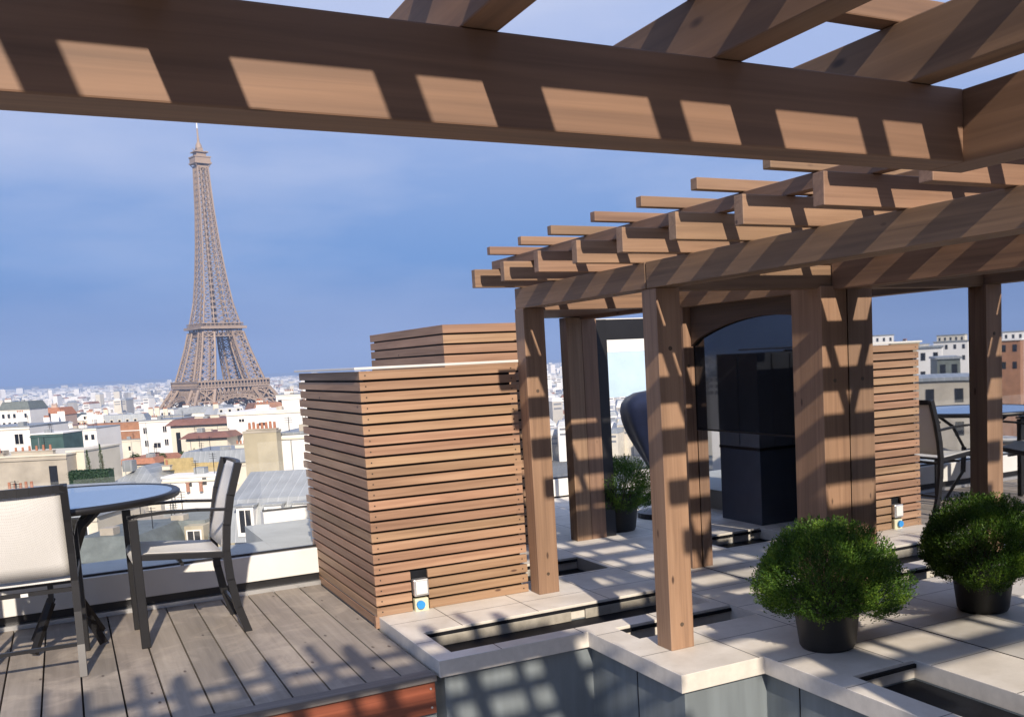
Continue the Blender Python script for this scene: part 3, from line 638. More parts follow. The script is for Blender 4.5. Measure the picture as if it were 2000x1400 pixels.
obj('summit_cabin', bm, tw_m, tw)
bm = bmesh.new(); lathe(bm, [(3.2, 290), (2.7, 293), (1.2, 296), (.9, 301)], seg=12); tube(bm, ((0, 0, 300), (0, 0, 309)), (.9, .7), 8); obj('lantern', bm, tw_m, tw)
bm = bmesh.new(); tube(bm, ((0, 0, 309), (0, 0, 322), (0, 0, 330)), (.75, .5, .25), 8); obj('mast', bm, white_paint, tw)

# ================================================================== CITY
HZ = R(-29.25)                                  # facades look back at the terrace
w_cream = plain('cream_render', (.60, .56, .47), .8, noise=.10, nscale=.25)
w_white = plain('white_render', (.74, .725, .70), .75, noise=.06, nscale=.2)
w_beige = plain('stained_beige_render', (.37, .335, .28), .85, noise=.22, nscale=.35, bump=.2)
w_ochre = plain('ochre_render', (.36, .32, .23), .85, noise=.15, nscale=.4)
w_brown = plain('brown_tile', (.30, .15, .085), .8, noise=.2, nscale=.6)
r_red = plain('dark_red_roof', (.17, .085, .07), .7, noise=.2, nscale=.5)
r_slate = plain('slate', (.12, .14, .135), .55, noise=.25, nscale=1.2)
terra = plain('terracotta', (.34, .15, .09), .8, noise=.2, nscale=3)
bamb = plain('bamboo_screen', (.42, .33, .16), .8, noise=.2, nscale=2)
hedge_m = plain('clipped_hedge', (.022, .055, .028), .8, noise=.5, nscale=2.5)
green_gl = plain('green_glazing', (.055, .10, .095), .15, noise=.3, nscale=.5)
def zinc():
    m, nt, b = mat('standing_seam_zinc'); L = nt.links.new
    tc = N(nt, 'ShaderNodeTexCoord'); wv = N(nt, 'ShaderNodeTexWave'); wv.bands_direction = 'X'; wv.wave_profile = 'SAW'; wv.inputs['Scale'].default_value = .50; wv.inputs['Distortion'].default_value = 0
    L(tc.outputs['Object'], wv.inputs['Vector']); r = ramp(nt, ((.0, (.40, .43, .45)), (.93, (.36, .39, .41)), (.97, (.62, .64, .66)))); L(wv.outputs['Fac'], r.inputs[0])
    n = N(nt, 'ShaderNodeTexNoise'); n.inputs['Scale'].default_value = .8; n.inputs['Detail'].default_value = 5; L(tc.outputs['Object'], n.inputs['Vector'])
    mx = N(nt, 'ShaderNodeMix', data_type='RGBA', blend_type='MULTIPLY'); mx.inputs[0].default_value = .5; L(r.outputs[0], mx.inputs[6]); L(n.outputs[0], mx.inputs[7])
    L(mx.outputs[2], b.inputs['Base Color']); b.inputs['Roughness'].default_value = .45; b.inputs['Metallic'].default_value = .3
    return m
zincm = zinc()

def house(name, label, cat, d, wm, depth=10, ext=14, roof='flat', rh=2., rm=None, wins=(), chim=(), over=.25, wfar=False, rz=0., base_up=0.):
    cx, cy, w_, z0, z1 = d
    t = thing(name, label, cat, (cx, cy, z0-ext), HZ + rz)
    H = z1 - z0 + ext; h = w_/2
    box('wall', -h, h, 0, depth, 0, H, wm, t)
    rm = rm or zincm
    if roof == 'flat':
        bm = bmesh.new(); bx(bm, -h-over*.4, h+over*.4, -over*.4, depth+.1, H+.002, H+.18)
        obj('roof', bm, rm, t)
        top = H+.18
    elif roof in ('mansard', 'hip', 'shed'):
        bm = bmesh.new(); i1 = {'mansard': rh*.35, 'hip': min(h*.95, depth*.45), 'shed': 0}[roof]
        lo = [bm.verts.new(p) for p in ((-h-over, -over, H+.002), (h+over, -over, H+.002), (h+over, depth+over, H+.002), (-h-over, depth+over, H+.002))]
        if roof == 'shed': hi = [bm.verts.new(p) for p in ((-h-over, depth*.5, H+rh), (h+over, depth*.5, H+rh), (h+over, depth*.55, H+rh), (-h-over, depth*.55, H+rh))]
        else: hi = [bm.verts.new(p) for p in ((-h+i1, i1, H+rh), (h-i1, i1, H+rh), (h-i1, depth-i1, H+rh), (-h+i1, depth-i1, H+rh))]
        bm.faces.new(lo[::-1]); bm.faces.new(hi)
        for i in range(4): bm.faces.new((lo[i], lo[(i+1) % 4], hi[(i+1) % 4], hi[i]))
        r_ = obj('roof', bm, rm, t); top = H+rh
    for (u, v, ww, wh) in wins:        # centre u from the left edge, bottom v above z0 (m)
        x = -h+u; z = ext+v
        if wfar:
            box('window', x-ww/2, x+ww/2, -.03, .05, z, z+wh, dglass, t); continue
        f = bmesh.new()
        for a in ((x-ww/2-.1, x-ww/2, z-.1, z+wh+.1), (x+ww/2, x+ww/2+.1, z-.1, z+wh+.1), (x-ww/2+.001, x+ww/2-.001, z+wh, z+wh+.1), (x-ww/2+.001, x+ww/2-.001, z-.1, z), (x-.04, x+.04, z+.001, z+wh-.001)): bx(f, a[0], a[1], -.08, .02, a[2], a[3])
        wo = obj('window', f, w_white, t); box('pane', x-ww/2+.002, x+ww/2-.002, -.03, .04, z+.002, z+wh-.002, dglass, wo)
    if w_ > 3:
        rc = random.Random(int(abs(cx*37+cy*11)))
        box('cornice', -h-.06, h+.06, -.14, -.0305, H-.42, H-.26, wm if wm is not w_white else w_cream, t)
        for q in range(rc.randint(1, 3)):
            ax_ = rc.uniform(-h*.8, h*.8); ay = rc.uniform(.8, depth*.5); ah = rc.uniform(1.0, 2.2)
            bm = bmesh.new(); bar(bm, (ax_, ay, top-.5), (ax_, ay, top+ah), .05); obj('antenna_mast', bm, dark_metal, t)
            for z_ in (.1, .3, .5): bm = bmesh.new(); bar(bm, (ax_-.35, ay-.03, top+ah-z_), (ax_+.35, ay-.03, top+ah-z_), .03); obj('antenna_rod', bm, dark_metal, t)
        bm = bmesh.new(); vx = rc.uniform(-h*.6, h*.6); bx(bm, vx-.5, vx+.5, 1.2, 2.2, top-.4, top+rc.uniform(.4, .8)); obj('roof_vent', bm, w_beige if rc.random() < .5 else zincm, t)
        bm = bmesh.new(); px_ = rc.choice((-1, 1))*h*rc.uniform(.3, .9); bar(bm, (px_, -.05, 0), (px_, -.05, H-.45), .09); obj('downpipe', bm, zincm, t)
    for (u, yy, cw, ch, n) in chim:
        x = -h+u; c_ = box('chimney', x-cw/2, x+cw/2, yy, yy+.55, top-.6, top+ch, wm, t)
        box('chimney_cap', x-cw/2-.06, x+cw/2+.06, yy-.06, yy+.61, top+ch+.001, top+ch+.09, w_beige, c_)
        for k in range(n):
            xx = x - cw/2 + cw*(k+.5)/n; bm = bmesh.new(); hh = random.choice((.45, .55, .6)); tube(bm, ((xx, yy+.28, top+ch+.09), (xx, yy+.28, top+ch+.09+hh)), (.13, .11), 8); obj('chimney_pot', bm, terra, c_)
    return t
K = {
'beige_wall':(-4.93,128.84,10.87,-10.36,-6.45),'cream_end':(0.76,127.94,1.89,-8.75,-6.27),'white_left':(-9.81,200.34,10.41,-9.98,-5.72),
'glass_block':(-2.77,190.67,5.39,-9.26,-6.89),'white_mid':(3.07,284.81,8.43,-15.76,-10.38),'brown_roof':(13.27,324.95,13.17,-16.09,-11.05),
'cream_under':(12.73,322.96,13.26,-22.63,-15.97),'white_win':(20.08,275.29,8.95,-19.93,-9.15),'cream_red':(26.77,248.62,12.94,-18.07,-9.69),
'cream_low':(20.78,183.21,6.96,-14.32,-9.07),'big_white':(32.31,182.48,17.37,-14.48,-5.32),'stack_wall':(14.36,89.38,2.83,-7.90,-3.52),
'white_wall':(17.84,89.72,4.24,-8.53,-3.91),'bamboo':(11.61,113.84,6.51,-9.09,-6.98),'pot_wall':(10.14,103.20,5.76,-9.19,-8.06),
'zinc_left':(5.40,111.59,4.51,-9.21,-7.24),'hedge':(1.57,111.44,4.07,-8.78,-7.26),'zinc_dorm':(11.34,64.71,5.57,-8.79,-6.65),
'slate_low':(1.71,81.56,4.17,-12.48,-9.46),'slate_mid':(6.65,85.67,6.37,-13.92,-9.50),'roofwhite2':(67.19,340.60,13.46,-12.26,-6.21),
'red1':(8.9,166.48,5.2,-12.21,-11.20),'mid_a':(43.47,548.72,10.20,-21.31,-14.67),'mid_b':(57.10,518.17,23.26,-22.72,-16.35),
'mid_c':(-16.06,444.52,11.61,-15.43,-8.06),'mid_d':(-6.42,462.05,12.23,-18.34,-11.61)}
house('apartment_building', 'stained beige party wall with a row of terracotta chimney pots at the far left', 'building', K['beige_wall'], w_beige, 9, 20, 'flat', chim=((2.2, .3, 3.2, .25, 3), (7.0, .3, 4.6, .35, 6)), wins=((9.3, .2, .9, 2.6),), wfar=True, rm=w_cream)
house('apartment_building', 'narrow cream gable end beside the beige party wall', 'building', K['cream_end'], w_cream, 8, 20, 'flat', rm=w_cream)
house('apartment_building', 'white block with one dark window left of the green glazed rooms', 'building', K['white_left'], w_white, 12, 20, 'flat', wins=((8.5, 1.4, 1.4, 1.7), (3.0, 1.2, 1.1, 1.5)), chim=((2, 3, 2.5, .8, 4),))
house('glazed_rooftop_room', 'row of green glazed rooftop rooms beside the white block', 'building', K['glass_block'], green_gl, 6, 20, 'flat', rm=w_white)
house('apartment_building', 'long low white block with small windows behind the green glazed rooms', 'building', K['white_mid'], w_white, 12, 30, 'flat', wins=tuple((1+1.6*k, 2.6, .8, 1.3) for k in range(5)), chim=((4, 2, 2, .7, 3),), wfar=True)
house('apartment_building', 'cream block under a wide brown tiled roof with a white band', 'building', K['cream_under'], w_cream, 14, 30, 'flat', wins=((1.2, 3.6, .6, 1.4), (10, 3.6, .6, 1.2)), wfar=True)
d = K['brown_roof']
t = thing('tiled_roof', 'wide brown tiled roof screen with a white band across it, on the cream block', 'roof', (d[0], d[1], d[3]), HZ)
bm = bmesh.new(); bx(bm, -6.6, 6.6, 0, 6, .21, 2.55); bx(bm, -6.5, 6.5, 1.2, 6, 2.75, 5.0); obj('brown_cladding', bm, w_brown, t); box('white_band', -6.6, 6.6, -.1, 6, 2.551, 2.749, w_white, t)
house('apartment_building', 'white corner block with a few small windows right of the brown tiled roof', 'building', K['white_win'], w_white, 12, 30, 'flat', wins=((1.4, 7.6, .9, 1.5), (6.3, 7.8, .9, 1.5), (1.5, 4.4, .9, 1.5), (4.1, 4.0, 1.7, 1.2), (6.5, 4.5, .9, 1.5), (3.2, 1.4, 2.6, 1.5)), chim=((2.5, 3, 1.5, .5, 3),))
house('apartment_building', 'cream block with a flat dark red roof', 'building', K['cream_red'], w_cream, 12, 30, 'mansard', 1.3, r_red, wins=((1.6, .8, 1.0, 6.0),), chim=((5.5, 3, 2.2, .3, 0), (9.5, 2, 2.0, .6, 0)), wfar=True, over=1.0)
house('apartment_building', 'low cream villa with a red roof and two dark windows among rooftop plants', 'building', K['cream_low'], w_cream, 9, 26, 'mansard', .9, r_red, wins=((2.0, 1.3, 1.9, 1.9), (5.0, 1.3, 2.2, 1.9)), chim=((2.4, 3, 1.5, .3, 0), (5.2, 3, 1.8, .3, 0)), over=.9)
house('apartment_building', 'large plain white block under the foot of the iron tower', 'building', K['big_white'], w_white, 14, 30, 'flat', wins=((2.6, 7.6, .9, .5), (6.2, 6.8, 1.3, .5), (14.4, 5.4, .35, 2.2), (15.6, 1.4, 1, 1.6)), chim=((4.6, 5, 2.2, .9, 4), (9.5, 6, 3.2, 1.5, 0), (13.2, 4, 2.0, 1.0, 5)), rm=w_white)
box('cornice', -8.8, 8.8, -.12, -.001, 30+4.9, 30+5.05, w_beige, bpy.data.objects['apartment_building.%03d' % 7] if False else None) if False else None
house('party_wall', 'beige chimney wall topped by a row of terracotta pots left of the white wall', 'wall', K['stack_wall'], w_ochre, 1.1, 18, 'flat', rm=w_beige, over=.1, chim=((1.5, .2, 2.5, .05, 7),))
house('apartment_building', 'plain cream-white wall rising beside the slatted screen', 'building', K['white_wall'], w_white, 7, 18, 'flat', rm=zincm, over=.3, chim=())
for nm, lab, ct, key, mt, dp in (('bamboo_fence', 'golden bamboo screen fence on a roof terrace', 'fence', 'bamboo', bamb, .25), ('hedge', 'dark green clipped hedge in a long planter on the far left roof', 'hedge', 'hedge', hedge_m, 1.1)):
    d = K[key]; t = thing(nm, lab, ct, (d[0], d[1], d[3]), HZ); h = d[2]/2; H = d[4]-d[3]
    if nm == 'hedge':
        bm = bmesh.new(); rnd = random.Random(5)
        for k in range(3800):
            p = Vector((rnd.uniform(-h, h), rnd.choice((rnd.uniform(-.08, .1), rnd.uniform(0, dp))), 0)); p.z = rnd.uniform(0, H) if p.y < .12 else H + rnd.uniform(-.05, .08)
            v = [bm.verts.new(p + Vector((rnd.uniform(-.09, .09), rnd.uniform(-.09, .05), rnd.uniform(-.09, .09)))) for _ in range(3)]; bm.faces.new(v)
        obj('leaves', bm, leafmat('hedge_leaves', (.010, .028, .014), (.02, .055, .026), (.04, .09, .035)), t); box('dense_core', -h+.05, h-.05, .05, dp, 0, H-.05, hedge_m, t); box('planter', -h, h, .0, dp, -.6, -.002, r_slate, t)
    else:
        bm = bmesh.new(); x = -h; rnd = random.Random(6)
        while x < h: bx(bm, x, x+.045, rnd.uniform(-.02, 0), .05, 0, (H if x < -h+3.0 else H*.72) + rnd.uniform(-.03, .03)); x += .05
        obj('bamboo_canes', bm, bamb, t); box('rail', -h, h, .06, .10, H*.5, H*.5+.1, r_slate, t)
house('garden_wall', 'low white roof wall with square dark openings below the bamboo fence', 'wall', K['pot_wall'], w_white, 3, 14, 'flat', rm=w_white, wins=((2.6, .25, .35, .45), (4.0, .35, .4, .7), (5.4, .4, .4, .8)), chim=(), wfar=True)
for k, (u, lab) in enumerate(((-.9, 'leftmost terracotta pot along the low white roof wall'), (.35, 'second terracotta pot along the low white roof wall'), (1.9, 'terracotta pot between the two right openings of the low roof wall'))):
    d = K['pot_wall']; t = thing('chimney_flue', lab, 'chimney pot', (d[0]+u*math.cos(HZ)-(-.6)*-math.sin(HZ), d[1]+u*math.sin(HZ)-.6*math.cos(HZ), d[3]-.2), 0)
    bm = bmesh.new(); tube(bm, ((0, 0, 0), (0, 0, .8)), (.17, .14), 10); obj('flue_pipe', bm, terra, t); bm = bmesh.new(); tube(bm, ((0, 0, .801), (0, 0, .88)), (.2, .2), 10); obj('cowl', bm, terra, t)
house('zinc_roofed_house', 'low house with a pale zinc hipped roof between hedge and bamboo fence', 'building', (5.40,111.59,5.2,-9.6,-9.2), w_cream, 8, 14, 'hip', 1.8, zincm, over=.3, chim=((4.6, 3.2, .8, -.2, 1),))
house('apartment_building', 'block with a bright red roof terrace behind the zinc hipped roof', 'building', K['red1'], w_cream, 9, 20, 'mansard', .8, terra, over=.5)
# zinc mansard with dormers, right of the armchair
d = K['zinc_dorm']; t = thing('dormer_building', 'building with a standing-seam zinc mansard and a row of white dormer windows', 'building', (d[0]+.2, d[1], -12.1), HZ + R(3))
h = 3.3
box('wall', -h, h, 0, 8, -8, 3.2, w_white, t)
bm = bmesh.new(); pr_ = [(-.3, 3.202), (.55, 5.3), (.9, 5.75), (5.2, 7.05), (9.0, 5.9), (9.0, 3.202)]
A = [bm.verts.new((-h-.3, y, z)) for y, z in pr_]; B = [bm.verts.new((h+.9, y, z)) for y, z in pr_]
for i in range(6): bm.faces.new((A[i], A[(i+1) % 6], B[(i+1) % 6], B[i]))
bm.faces.new(A[::-1]); bm.faces.new(B); obj('mansard_roof', bm, zincm, t)
for k in range(4):
    x = -2.45 + 1.72*k; hh = (3.55 if k == 0 else 3.7)
    dm = box('dormer', x-.52, x+.52, -.22, 1.6, hh, 5.42, w_white, t)
    bm = bmesh.new(); bx(bm, x-.64, x+.64, -.34, 1.9, 5.4205, 5.52); obj('dormer_roof', bm, zincm, dm)
    box('pane', x-.34, x-.03, -.235, -.2205, hh+.25, 5.2, dglass, dm); box('pane', x+.03, x+.34, -.235, -.2205, hh+.25, 5.2, dglass, dm)
# dark slate houses low behind the table and chair
house('slate_roofed_house', 'ochre house with a dark slate roof, a dark door and a white casement', 'building', (1.71,81.56,5.6,-15.2,-11.55), w_ochre, 9, 12, 'mansard', 1.7, r_slate, wins=((1.5, .5, 1.1, 2.1), (4.0, .7, 1.15, 2.1)), over=.5)
house('slate_roofed_house', 'dark slate mansard house with one white dormer window behind the armchair', 'building', (6.9,85.67,5.6,-15.0,-12.6), w_ochre, 9, 12, 'mansard', 2.7, r_slate, over=.2)
t = thing('dormer_window', 'single white dormer window set in the slate mansard', 'window', (8.05, 84.6, -11.9), HZ)
box('dormer_box', -.75, .75, 0, 2.0, -.1, 1.75, w_ochre, t); box('window_frame', -.6, .6, -.06, -.001, .05, 1.45, w_white, t); box('pane', -.48, -.04, -.09, -.0605, .15, 1.35, dglass, t); box('pane', .04, .48, -.09, -.0605, .15, 1.35, dglass, t)
house('apartment_building', 'tan rendered gable with a grey flat roof low beside the dormer window', 'building', (11.2, 84.0, 3.6, -16, -11.0), w_ochre, 6, 12, 'flat')
house('apartment_building', 'grey zinc mansard block with small dormers left of the round table', 'building', (-3.2, 96, 11.0, -12.2, -9.6), w_cream, 9, 12, 'mansard', 1.9, zincm, wins=tuple((1.3+2.1*k, .4, .9, 1.5) for k in range(5)), chim=((3, 3, 2.4, .3, 5),))
house('apartment_building', 'cream block with a grey zinc mansard behind the bamboo fence', 'building', (15.6, 131, 9.0, -13.0, -9.2), w_cream, 9, 14, 'mansard', 1.5, zincm, wins=tuple((1.2+1.8*k, 1.2, .9, 1.6) for k in range(4)), chim=((7, 3, 2.2, .4, 5),))
house('apartment_building', 'pale ochre terrace wall low under the round table', 'building', (5.2, 96.0, 12.0, -14.2, -10.9), w_ochre, 6, 12, 'flat', rm=w_beige)
house('apartment_building', 'white penthouse with a pale roof right of the iron tower', 'building', K['roofwhite2'], w_white, 14, 40, 'flat', wins=tuple((1.2+1.9*k, 3.0, 1.2, 1.5) for k in range(6)), chim=((9, 2, 1, 3.2, 0), (3, 4, 3, .9, 5)), wfar=True)
house('apartment_building', 'white block just left of the arch of the iron tower', 'building', K['mid_a'], w_white, 14, 50, 'flat', wins=tuple((1+1.7*k, 3.5, .9, 1.6) for k in range(5)), wfar=True)
house('apartment_building', 'wide white block with terracotta chimneys in front of the iron tower', 'building', K['mid_b'], w_white, 14, 50, 'mansard', 3.0, zincm, wins=tuple((1.5+2.1*k, 2.0, 1, 1.7) for k in range(10)), chim=((4, 2, 3, .8, 5), (14, 3, 3, .8, 5)), wfar=True)
house('apartment_building', 'white mansard block at the left edge of the view', 'building', K['mid_c'], w_white, 12, 45, 'mansard', 3., r_slate, wins=tuple((1.4+2.1*k, z_, 1, 1.6) for k in range(5) for z_ in (1, 4.2)), chim=((2.5, 2, 2.4, .8, 5),), wfar=True)
house('apartment_building', 'pink-beige mansard block near the left edge of the view', 'building', K['mid_d'], plain('pink_render', (.48, .36, .30), .8), 12, 45, 'mansard', 3., terra, wins=tuple((1.4+2.2*k, 1.5, 1, 1.6) for k in range(5)), chim=((9, 2, 2.4, 1.0, 5),), wfar=True)

# buildings to the west that only the mirror glass shows
MR = {'mA':(-230.56,249.47,6.60,-3.75,3.86),'mB':(-171.09,178.97,5.38,-3.20,1.37),'mC':(-195.37,186.87,7.00,-3.48,0.77),'mD':(-108.57,111.34,3.01,-2.79,0.34),
'mE':(-93.64,93.65,2.36,-3.74,-1.06),'mF':(-59.57,62.71,3.85,-3.29,-2.08),'mG':(-133.98,117.36,2.86,-1.34,0.84),'mH':(-241.62,203.72,6.40,-0.29,2.74),'mJ':(-280.03,264.70,8.10,-0.32,2.87)}
ML = {'mA': ('white block with dark openings, mirrored above the cedar screen', w_white), 'mB': ('tan block with roof plants, mirrored above the cedar screen', w_ochre), 'mC': ('broad white block, mirrored left of the mirrored post', w_white),
'mD': ('white villa with black arched windows, mirrored left of the mirrored post', w_white), 'mE': ('dark grey stair tower, mirrored above the mirrored table', r_slate), 'mF': ('low beige roof wall, mirrored above the mirrored table', w_beige),
'mG': ('tan brick block, mirrored at the right edge', w_brown), 'mH': ('tall pale block, mirrored at the right edge', w_white), 'mJ': ('distant white block, mirrored beside the mirrored post', w_cream)}
def face_rot(x, y): return math.atan2(y, x) - math.pi/2
for k, d in MR.items():
    x, y, w_, z0, z1 = d; t = thing('city_block', ML[k][0], 'building', (x, y, -35), face_rot(x, y) + R(random.uniform(-8, 8)))
    H = z1+35; h = w_/2*1.25; box('wall', -h, h, 0, 10, 0, H, ML[k][1], t); box('roof', -h-.2, h+.2, -.2, 10.2, H+.001, H+.3, zincm if k != 'mG' else w_white, t)
    for r_ in range(2):
        for q in range(max(2, int(w_/1.6))):
            xx = -h + (q+.5)*2*h/max(2, int(w_/1.6)); box('window', xx-.35, xx+.35, -.04, .02, H-1.9-r_*2.9, H-.7-r_*2.9, dglass, t)

# ---- individual houses of the middle distance, then the far mass
rnd = random.Random(11)
def pol(az, D): return (D*math.sin(az)*math.cos(0), D*math.cos(az))
HEAD = R(29.25)      # the view's heading, measured clockwise from +Y
walls = [w_white, w_white, w_cream, w_white, plain('grey_stone', (.40, .385, .355), .8, noise=.1, nscale=.1)]
roofs = [zincm, plain('pale_roof', (.42, .44, .46), .6, noise=.15, nscale=.1), r_red, plain('orange_tile', (.25, .135, .095), .8, noise=.2, nscale=.2), r_slate, plain('flat_white_roof', (.70, .68, .65), .8, noise=.1, nscale=.1)]
def ground_z(r_):
    for (a, za), (b_, zb_) in zip(list(zip(rs, zz)), list(zip(rs, zz))[1:]):
        if r_ <= b_: return za + (zb_-za)*(r_-a)/(b_-a)
    return -60
def house_mesh(bm, M, w_, dp, H, kind, mi_w, mi_r, mi_g, det=True):
    h = w_/2
    bx(bm, -h, h, 0, dp, 0, H, mi_w, M)
    if kind == 0: bx(bm, -h-.2, h+.2, -.2, dp+.2, H+.01, H+.35, mi_r, M)
    else:
        rh = rnd.uniform(2.2, 3.6); i_ = rh*(.4 if kind == 1 else .9)
        i_ = min(i_, h*.8, dp*.45)
        lo = [bm.verts.new(M @ Vector(p)) for p in ((-h-.2, -.2, H+.01), (h+.2, -.2, H+.01), (h+.2, dp+.2, H+.01), (-h-.2, dp+.2, H+.01))]
        hi = [bm.verts.new(M @ Vector(p)) for p in ((-h+i_, i_, H+rh), (h-i_, i_, H+rh), (h-i_, dp-i_, H+rh), (-h+i_, dp-i_, H+rh))]
        for f in ([hi] + [[lo[i], lo[(i+1) % 4], hi[(i+1) % 4], hi[i]] for i in range(4)]): fc = bm.faces.new(f); fc.material_index = mi_r
    if det:
        n = int(w_/2.6)
        for fl in range(3):
            z = H - 2.4 - fl*3.1
            for q in range(n):
                x = -h + (q+.5)*w_/n; bx(bm, x-.55, x+.55, -.06, .02, z, z+1.7, mi_g, M)
        nf = int(dp/3)
        for fl in range(2):
            z = H - 2.4 - fl*3.1
            for q in range(nf): y = (q+.5)*dp/nf; bx(bm, -h-.05, -h+.02, y-.5, y+.5, z, z+1.6, mi_g, M)
        for q in range(rnd.randint(1, 3)):
            x = rnd.uniform(-h+1, h-1); y = rnd.uniform(1, dp-1); zc = H+rnd.uniform(2.2, 4.2); bx(bm, x-.9, x+.9, y-.3, y+.3, H+.4, zc, mi_w, M)
            for q2 in range(4): bx(bm, x-.8+.42*q2, x-.55+.42*q2, y-.14, y+.12, zc+.01, zc+.6, 3, M)
        if kind:
            for q in range(n):
                x = -h + (q+.5)*w_/n
                if abs(x) < h-1.5: bx(bm, x-.6, x+.6, .25, 1.3, H+.35, H+1.85, mi_w, M); bx(bm, x-.4, x+.4, .2, .3, H+.5, H+1.65, mi_g, M)
cnt = 0; taken = [(v[0], v[1]) for v in K.values()] + [(139.7, 1077.1)]
tries = 0
while cnt < 190 and tries < 6000:
    tries += 1
    az = HEAD + R(rnd.choice((rnd.uniform(-36, -16), rnd.uniform(-36, -16), rnd.uniform(-36, -16), rnd.uniform(-95, -36), rnd.uniform(-95, -55))))
    D = 165 + 620*rnd.random()**.8
    x, y = pol(az, D)
    if any((x-a)**2 + (y-b_)**2 < (11+D*.012)**2 for a, b_ in taken): continue
    if az > HEAD + R(-34) and D < 300: continue
    if az < HEAD + R(-50) and D < 380: continue
    taken.append((x, y)); w_ = rnd.uniform(9, 20); dp = rnd.uniform(9, 14); g = ground_z(D)
    lim = 1.6 - D*rnd.uniform(.036, .056) if D < 420 else 1.6 - D*rnd.uniform(.030, .05)
    if az < HEAD + R(-50): lim = 1.6 - D*rnd.uniform(.004, .04)
    if D > 650: lim = min(lim, g + rnd.uniform(18, 27))
    H = max(9, lim - g)
    bm = bmesh.new(); kd = rnd.choice((0, 0, 1, 1, 2)); house_mesh(bm, Matrix.Identity(4), w_, dp, H, kd, 0, 1, 2)
    wi = rnd.randrange(len(walls)); ri = rnd.choice((0, 0, 1, 1, 2, 3, 4, 5, 5, 0)); o = obj('town_house', bm, [walls[wi], roofs[ri], dglass, terra]); o.location = (x, y, g); o.rotation_euler = (0, 0, face_rot(x, y) + R(rnd.uniform(-38, 38)))
    rel = math.degrees(az-HEAD); where = ('left edge' if -36 <= rel < -30.5 else 'left of the tower' if -30.5 <= rel < -25.5 else 'below the tower' if -25.5 <= rel < -20.5 else 'beside the slatted screen' if rel >= -20.5 else 'out west' if rel > -65 else 'mirrored only')
    tag(o, '%s house with %s %s, %s, %s' % (('white', 'bright white', 'cream', 'chalk white', 'grey stone')[wi], ('a flat', 'a mansard', 'a hipped')[{0: 0, 1: 1, 2: 2}[kd]], ('grey zinc roof', 'pale grey roof', 'dark red roof', 'orange tiled roof', 'dark slate roof', 'whitish roof')[ri], 'near' if D < 300 else 'farther off' if D < 520 else 'distant', where), 'building', 'town houses of the middle distance'); cnt += 1
# far mass of the city
bm = bmesh.new()
D = 640.
while D < 9500:
    n = int(260 if D < 1500 else 330)
    for k in range(n):
        az = HEAD + R(-100 + 112*(k + rnd.random())/n); r_ = D*(1+rnd.uniform(-.03, .03)); x, y = pol(az, r_)
        if (x-139.7)**2 + (y-1077)**2 < 75**2: continue
        w_ = D*R(112)/n*rnd.uniform(.35, .95); w_ = max(8, min(w_, 60)); dp = rnd.uniform(10, 22); H = rnd.uniform(13, 25) + (rnd.random() < .03)*rnd.uniform(8, 30)
        M = Matrix.Translation((x, y, ground_z(r_))) @ Matrix.Rotation(face_rot(x, y) + R(rnd.uniform(-40, 40)), 4, 'Z')
        q = rnd.choice((0, 0, 0, 1, 2)); house_mesh(bm, M, w_, dp, H, rnd.choice((0, 1, 1, 2)), q, rnd.choice((3, 4, 4, 6, 6, 3, 4, 5)), 7, det=False)
        if D < 1800:
            for fl in range(2): bx(bm, -w_/2+1, w_/2-1, -.05, .02, H-2.6-fl*3.2, H-1.3-fl*3.2, 7, M)
    D *= 1.045
tag(obj('far_city', bm, [walls[0], walls[2], walls[4], zincm, roofs[1], roofs[3], roofs[5], plain('window_band', (.16, .17, .19), .5)]), 'far mass of pale city rooftops fading into blue haze', 'city', kind='stuff')
# trees
tree_l = leafmat('tree_leaves', (.02, .045, .012), (.05, .095, .025), (.10, .16, .045)); bark = plain('bark', (.10, .07, .05), .9)
def tree(label, x, y, g, H, cr_, n=700, seed=0, col=False):
    rn = random.Random(seed); t = thing('tree' if not col else 'cypress', label, 'tree', (x, y, g), 0, 'trees among the rooftops')
    bm = bmesh.new(); tube(bm, ((0, 0, 0), (.1, 0, H*.5), (0, .1, H*.8)), (cr_*.09+.05, cr_*.06+.03, cr_*.03+.01), 7)
    if not col:
        for k in range(5): a = rn.uniform(0, 6.28); tube(bm, ((.05, 0, H*.45), (cr_*.55*math.cos(a), cr_*.55*math.sin(a), H*.72)), (cr_*.04+.02, cr_*.02), 5)
    obj('trunk', bm, bark, t); bm = bmesh.new(); s_ = cr_*.16 if not col else .07
    cl = [(rn.uniform(-.6, .6), rn.uniform(-.6, .6), rn.uniform(-.4, .55), rn.uniform(.35, .55)) for _ in range(9)]
    for k in range(n):
        if col: z_ = rn.random(); r_ = cr_*(1-z_**3)*.9*math.sqrt(rn.random()); a = rn.uniform(0, 6.28); p = Vector((r_*math.cos(a), r_*math.sin(a), H*(.08+.92*z_)))
        else:
            c_ = rn.choice(cl); d_ = Vector((rn.gauss(0, 1), rn.gauss(0, 1), rn.gauss(0, 1))).normalized()*c_[3]*rn.uniform(.75, 1.05); p = Vector((c_[0]*cr_, c_[1]*cr_, H*.75 + c_[2]*cr_*.8)) + d_*cr_
        v = [bm.verts.new(p + Vector((rn.uniform(-s_, s_), rn.uniform(-s_, s_), rn.uniform(-s_, s_)))) for _ in range(3)]; bm.faces.new(v)
    obj('crown', bm, tree_l, t); return t
tree('thin dark cypress standing at the left in the roof hedge', 1.67, 113.0, -8.6, 3.3, .32, 900, 1, True)
tree('thin leaning cypress standing at the right in the roof hedge', 2.83, 112.4, -8.6, 3.9, .30, 900, 2, True)
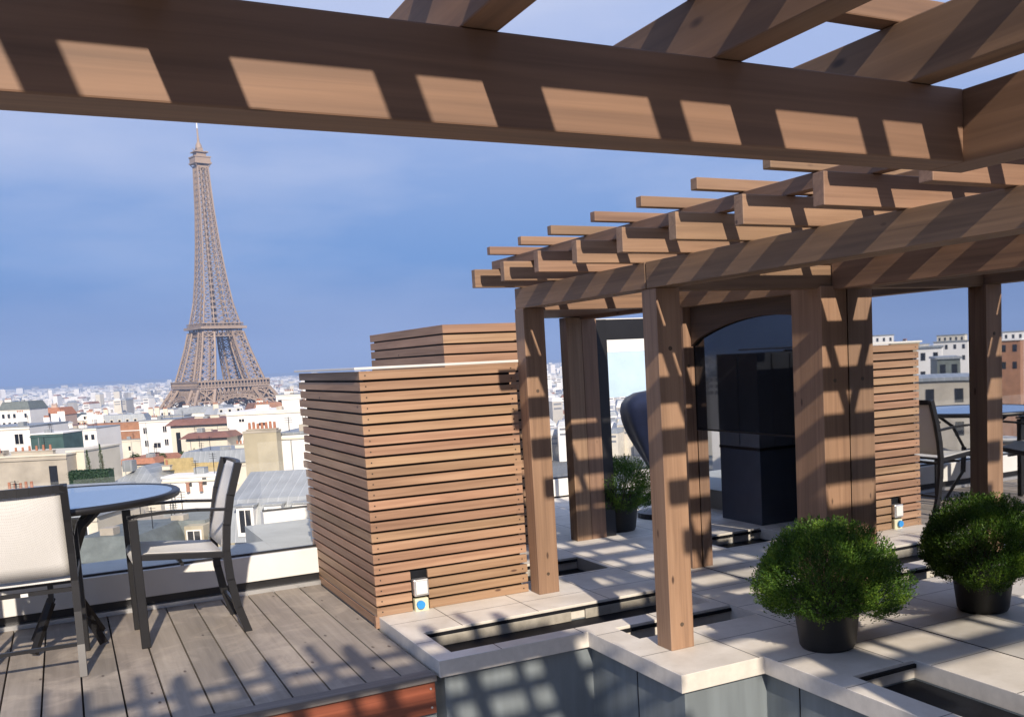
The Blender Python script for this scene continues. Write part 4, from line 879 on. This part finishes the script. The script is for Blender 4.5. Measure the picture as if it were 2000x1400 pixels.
TL = ['tree crown at the far left edge above the white mansard block', 'tree crown left of the brown tiled roof, nearer of two', 'tree crown just left of the brown tiled roof, farther off', 'tree crown behind the brown tiled roof', 'tree crown at the right end of the brown tiled roof', 'low tree outside the left edge of the view', 'tree beside the pink-beige mansard block', 'small tree between white blocks under the tower', 'distant tree left of the tower foot', 'distant tree under the left tower leg', 'most distant tree under the tower', 'tree in the mirror above the mirrored cedar screen', 'largest tree in the mirror beside the stair tower', 'tree in the mirror beside the mirrored post', 'nearest tree in the mirror at the right edge', 'tree']
k = 0
for (px_az, D, H, c_) in ((-31.0, 420, 15, 7), (-30.2, 560, 15, 8), (-28.7, 600, 16, 10), (-28.0, 640, 16, 9), (-27.2, 610, 16, 9), (-33.2, 330, 16, 7), (-32.0, 520, 15, 8), (-29.4, 760, 18, 14), (-26.0, 820, 18, 15), (-24.9, 900, 18, 16), (-20.0, 470, 16, 7), (-72, 130, 30, 5), (-75, 190, 34, 7), (-68, 150, 31, 5), (-79, 90, 29, 4)):
    x, y = pol(HEAD + R(px_az), D); g = ground_z(D) + (1.6 - .052*D - ground_z(D) - H*.9 if D < 430 and px_az > -50 else 0)
    tree('rounded green ' + TL[k], x, y, g, H, c_, 900, 20+k); k += 1
# rooftop plants near the red-roofed villa
for u, (x, y, zb_) in enumerate(((16.9, 181, -13.4), (17.9, 180.5, -13.2), (18.8, 180, -13.8), (24.2, 178.5, -13.6), (25.4, 178, -13.2), (8.8, 170, -12.4), (12.1, 168.5, -12.6))):
    tree(('leftmost bushy rooftop plant beside the low red-roofed villa', 'second bushy rooftop plant left of the red-roofed villa', 'bushy rooftop plant against the left corner of the red-roofed villa', 'bushy rooftop plant at the right corner of the red-roofed villa', 'rightmost bushy rooftop plant beside the red-roofed villa', 'bushy plant at the left of the red roof terrace', 'bushy plant at the right of the red roof terrace')[u], x, y, zb_, 2.4, 1.0, 500, 60+u)

# ================================================================== HAZE
bm = bmesh.new(); bx(bm, -12000, 12000, -12000, 12000, -70, 270)
hz_ = obj('haze', bm, []); tag(hz_, kind='stuff')
m = bpy.data.materials.new('air'); m.use_nodes = True; nt = m.node_tree; nt.nodes.clear()
o_ = N(nt, 'ShaderNodeOutputMaterial'); pv = N(nt, 'ShaderNodeVolumePrincipled'); pv.inputs['Color'].default_value = (.42, .60, .97, 1); pv.inputs['Density'].default_value = 1.6e-4; pv.inputs['Anisotropy'].default_value = .0
nt.links.new(pv.outputs[0], o_.inputs['Volume']); hz_.data.materials.append(m)
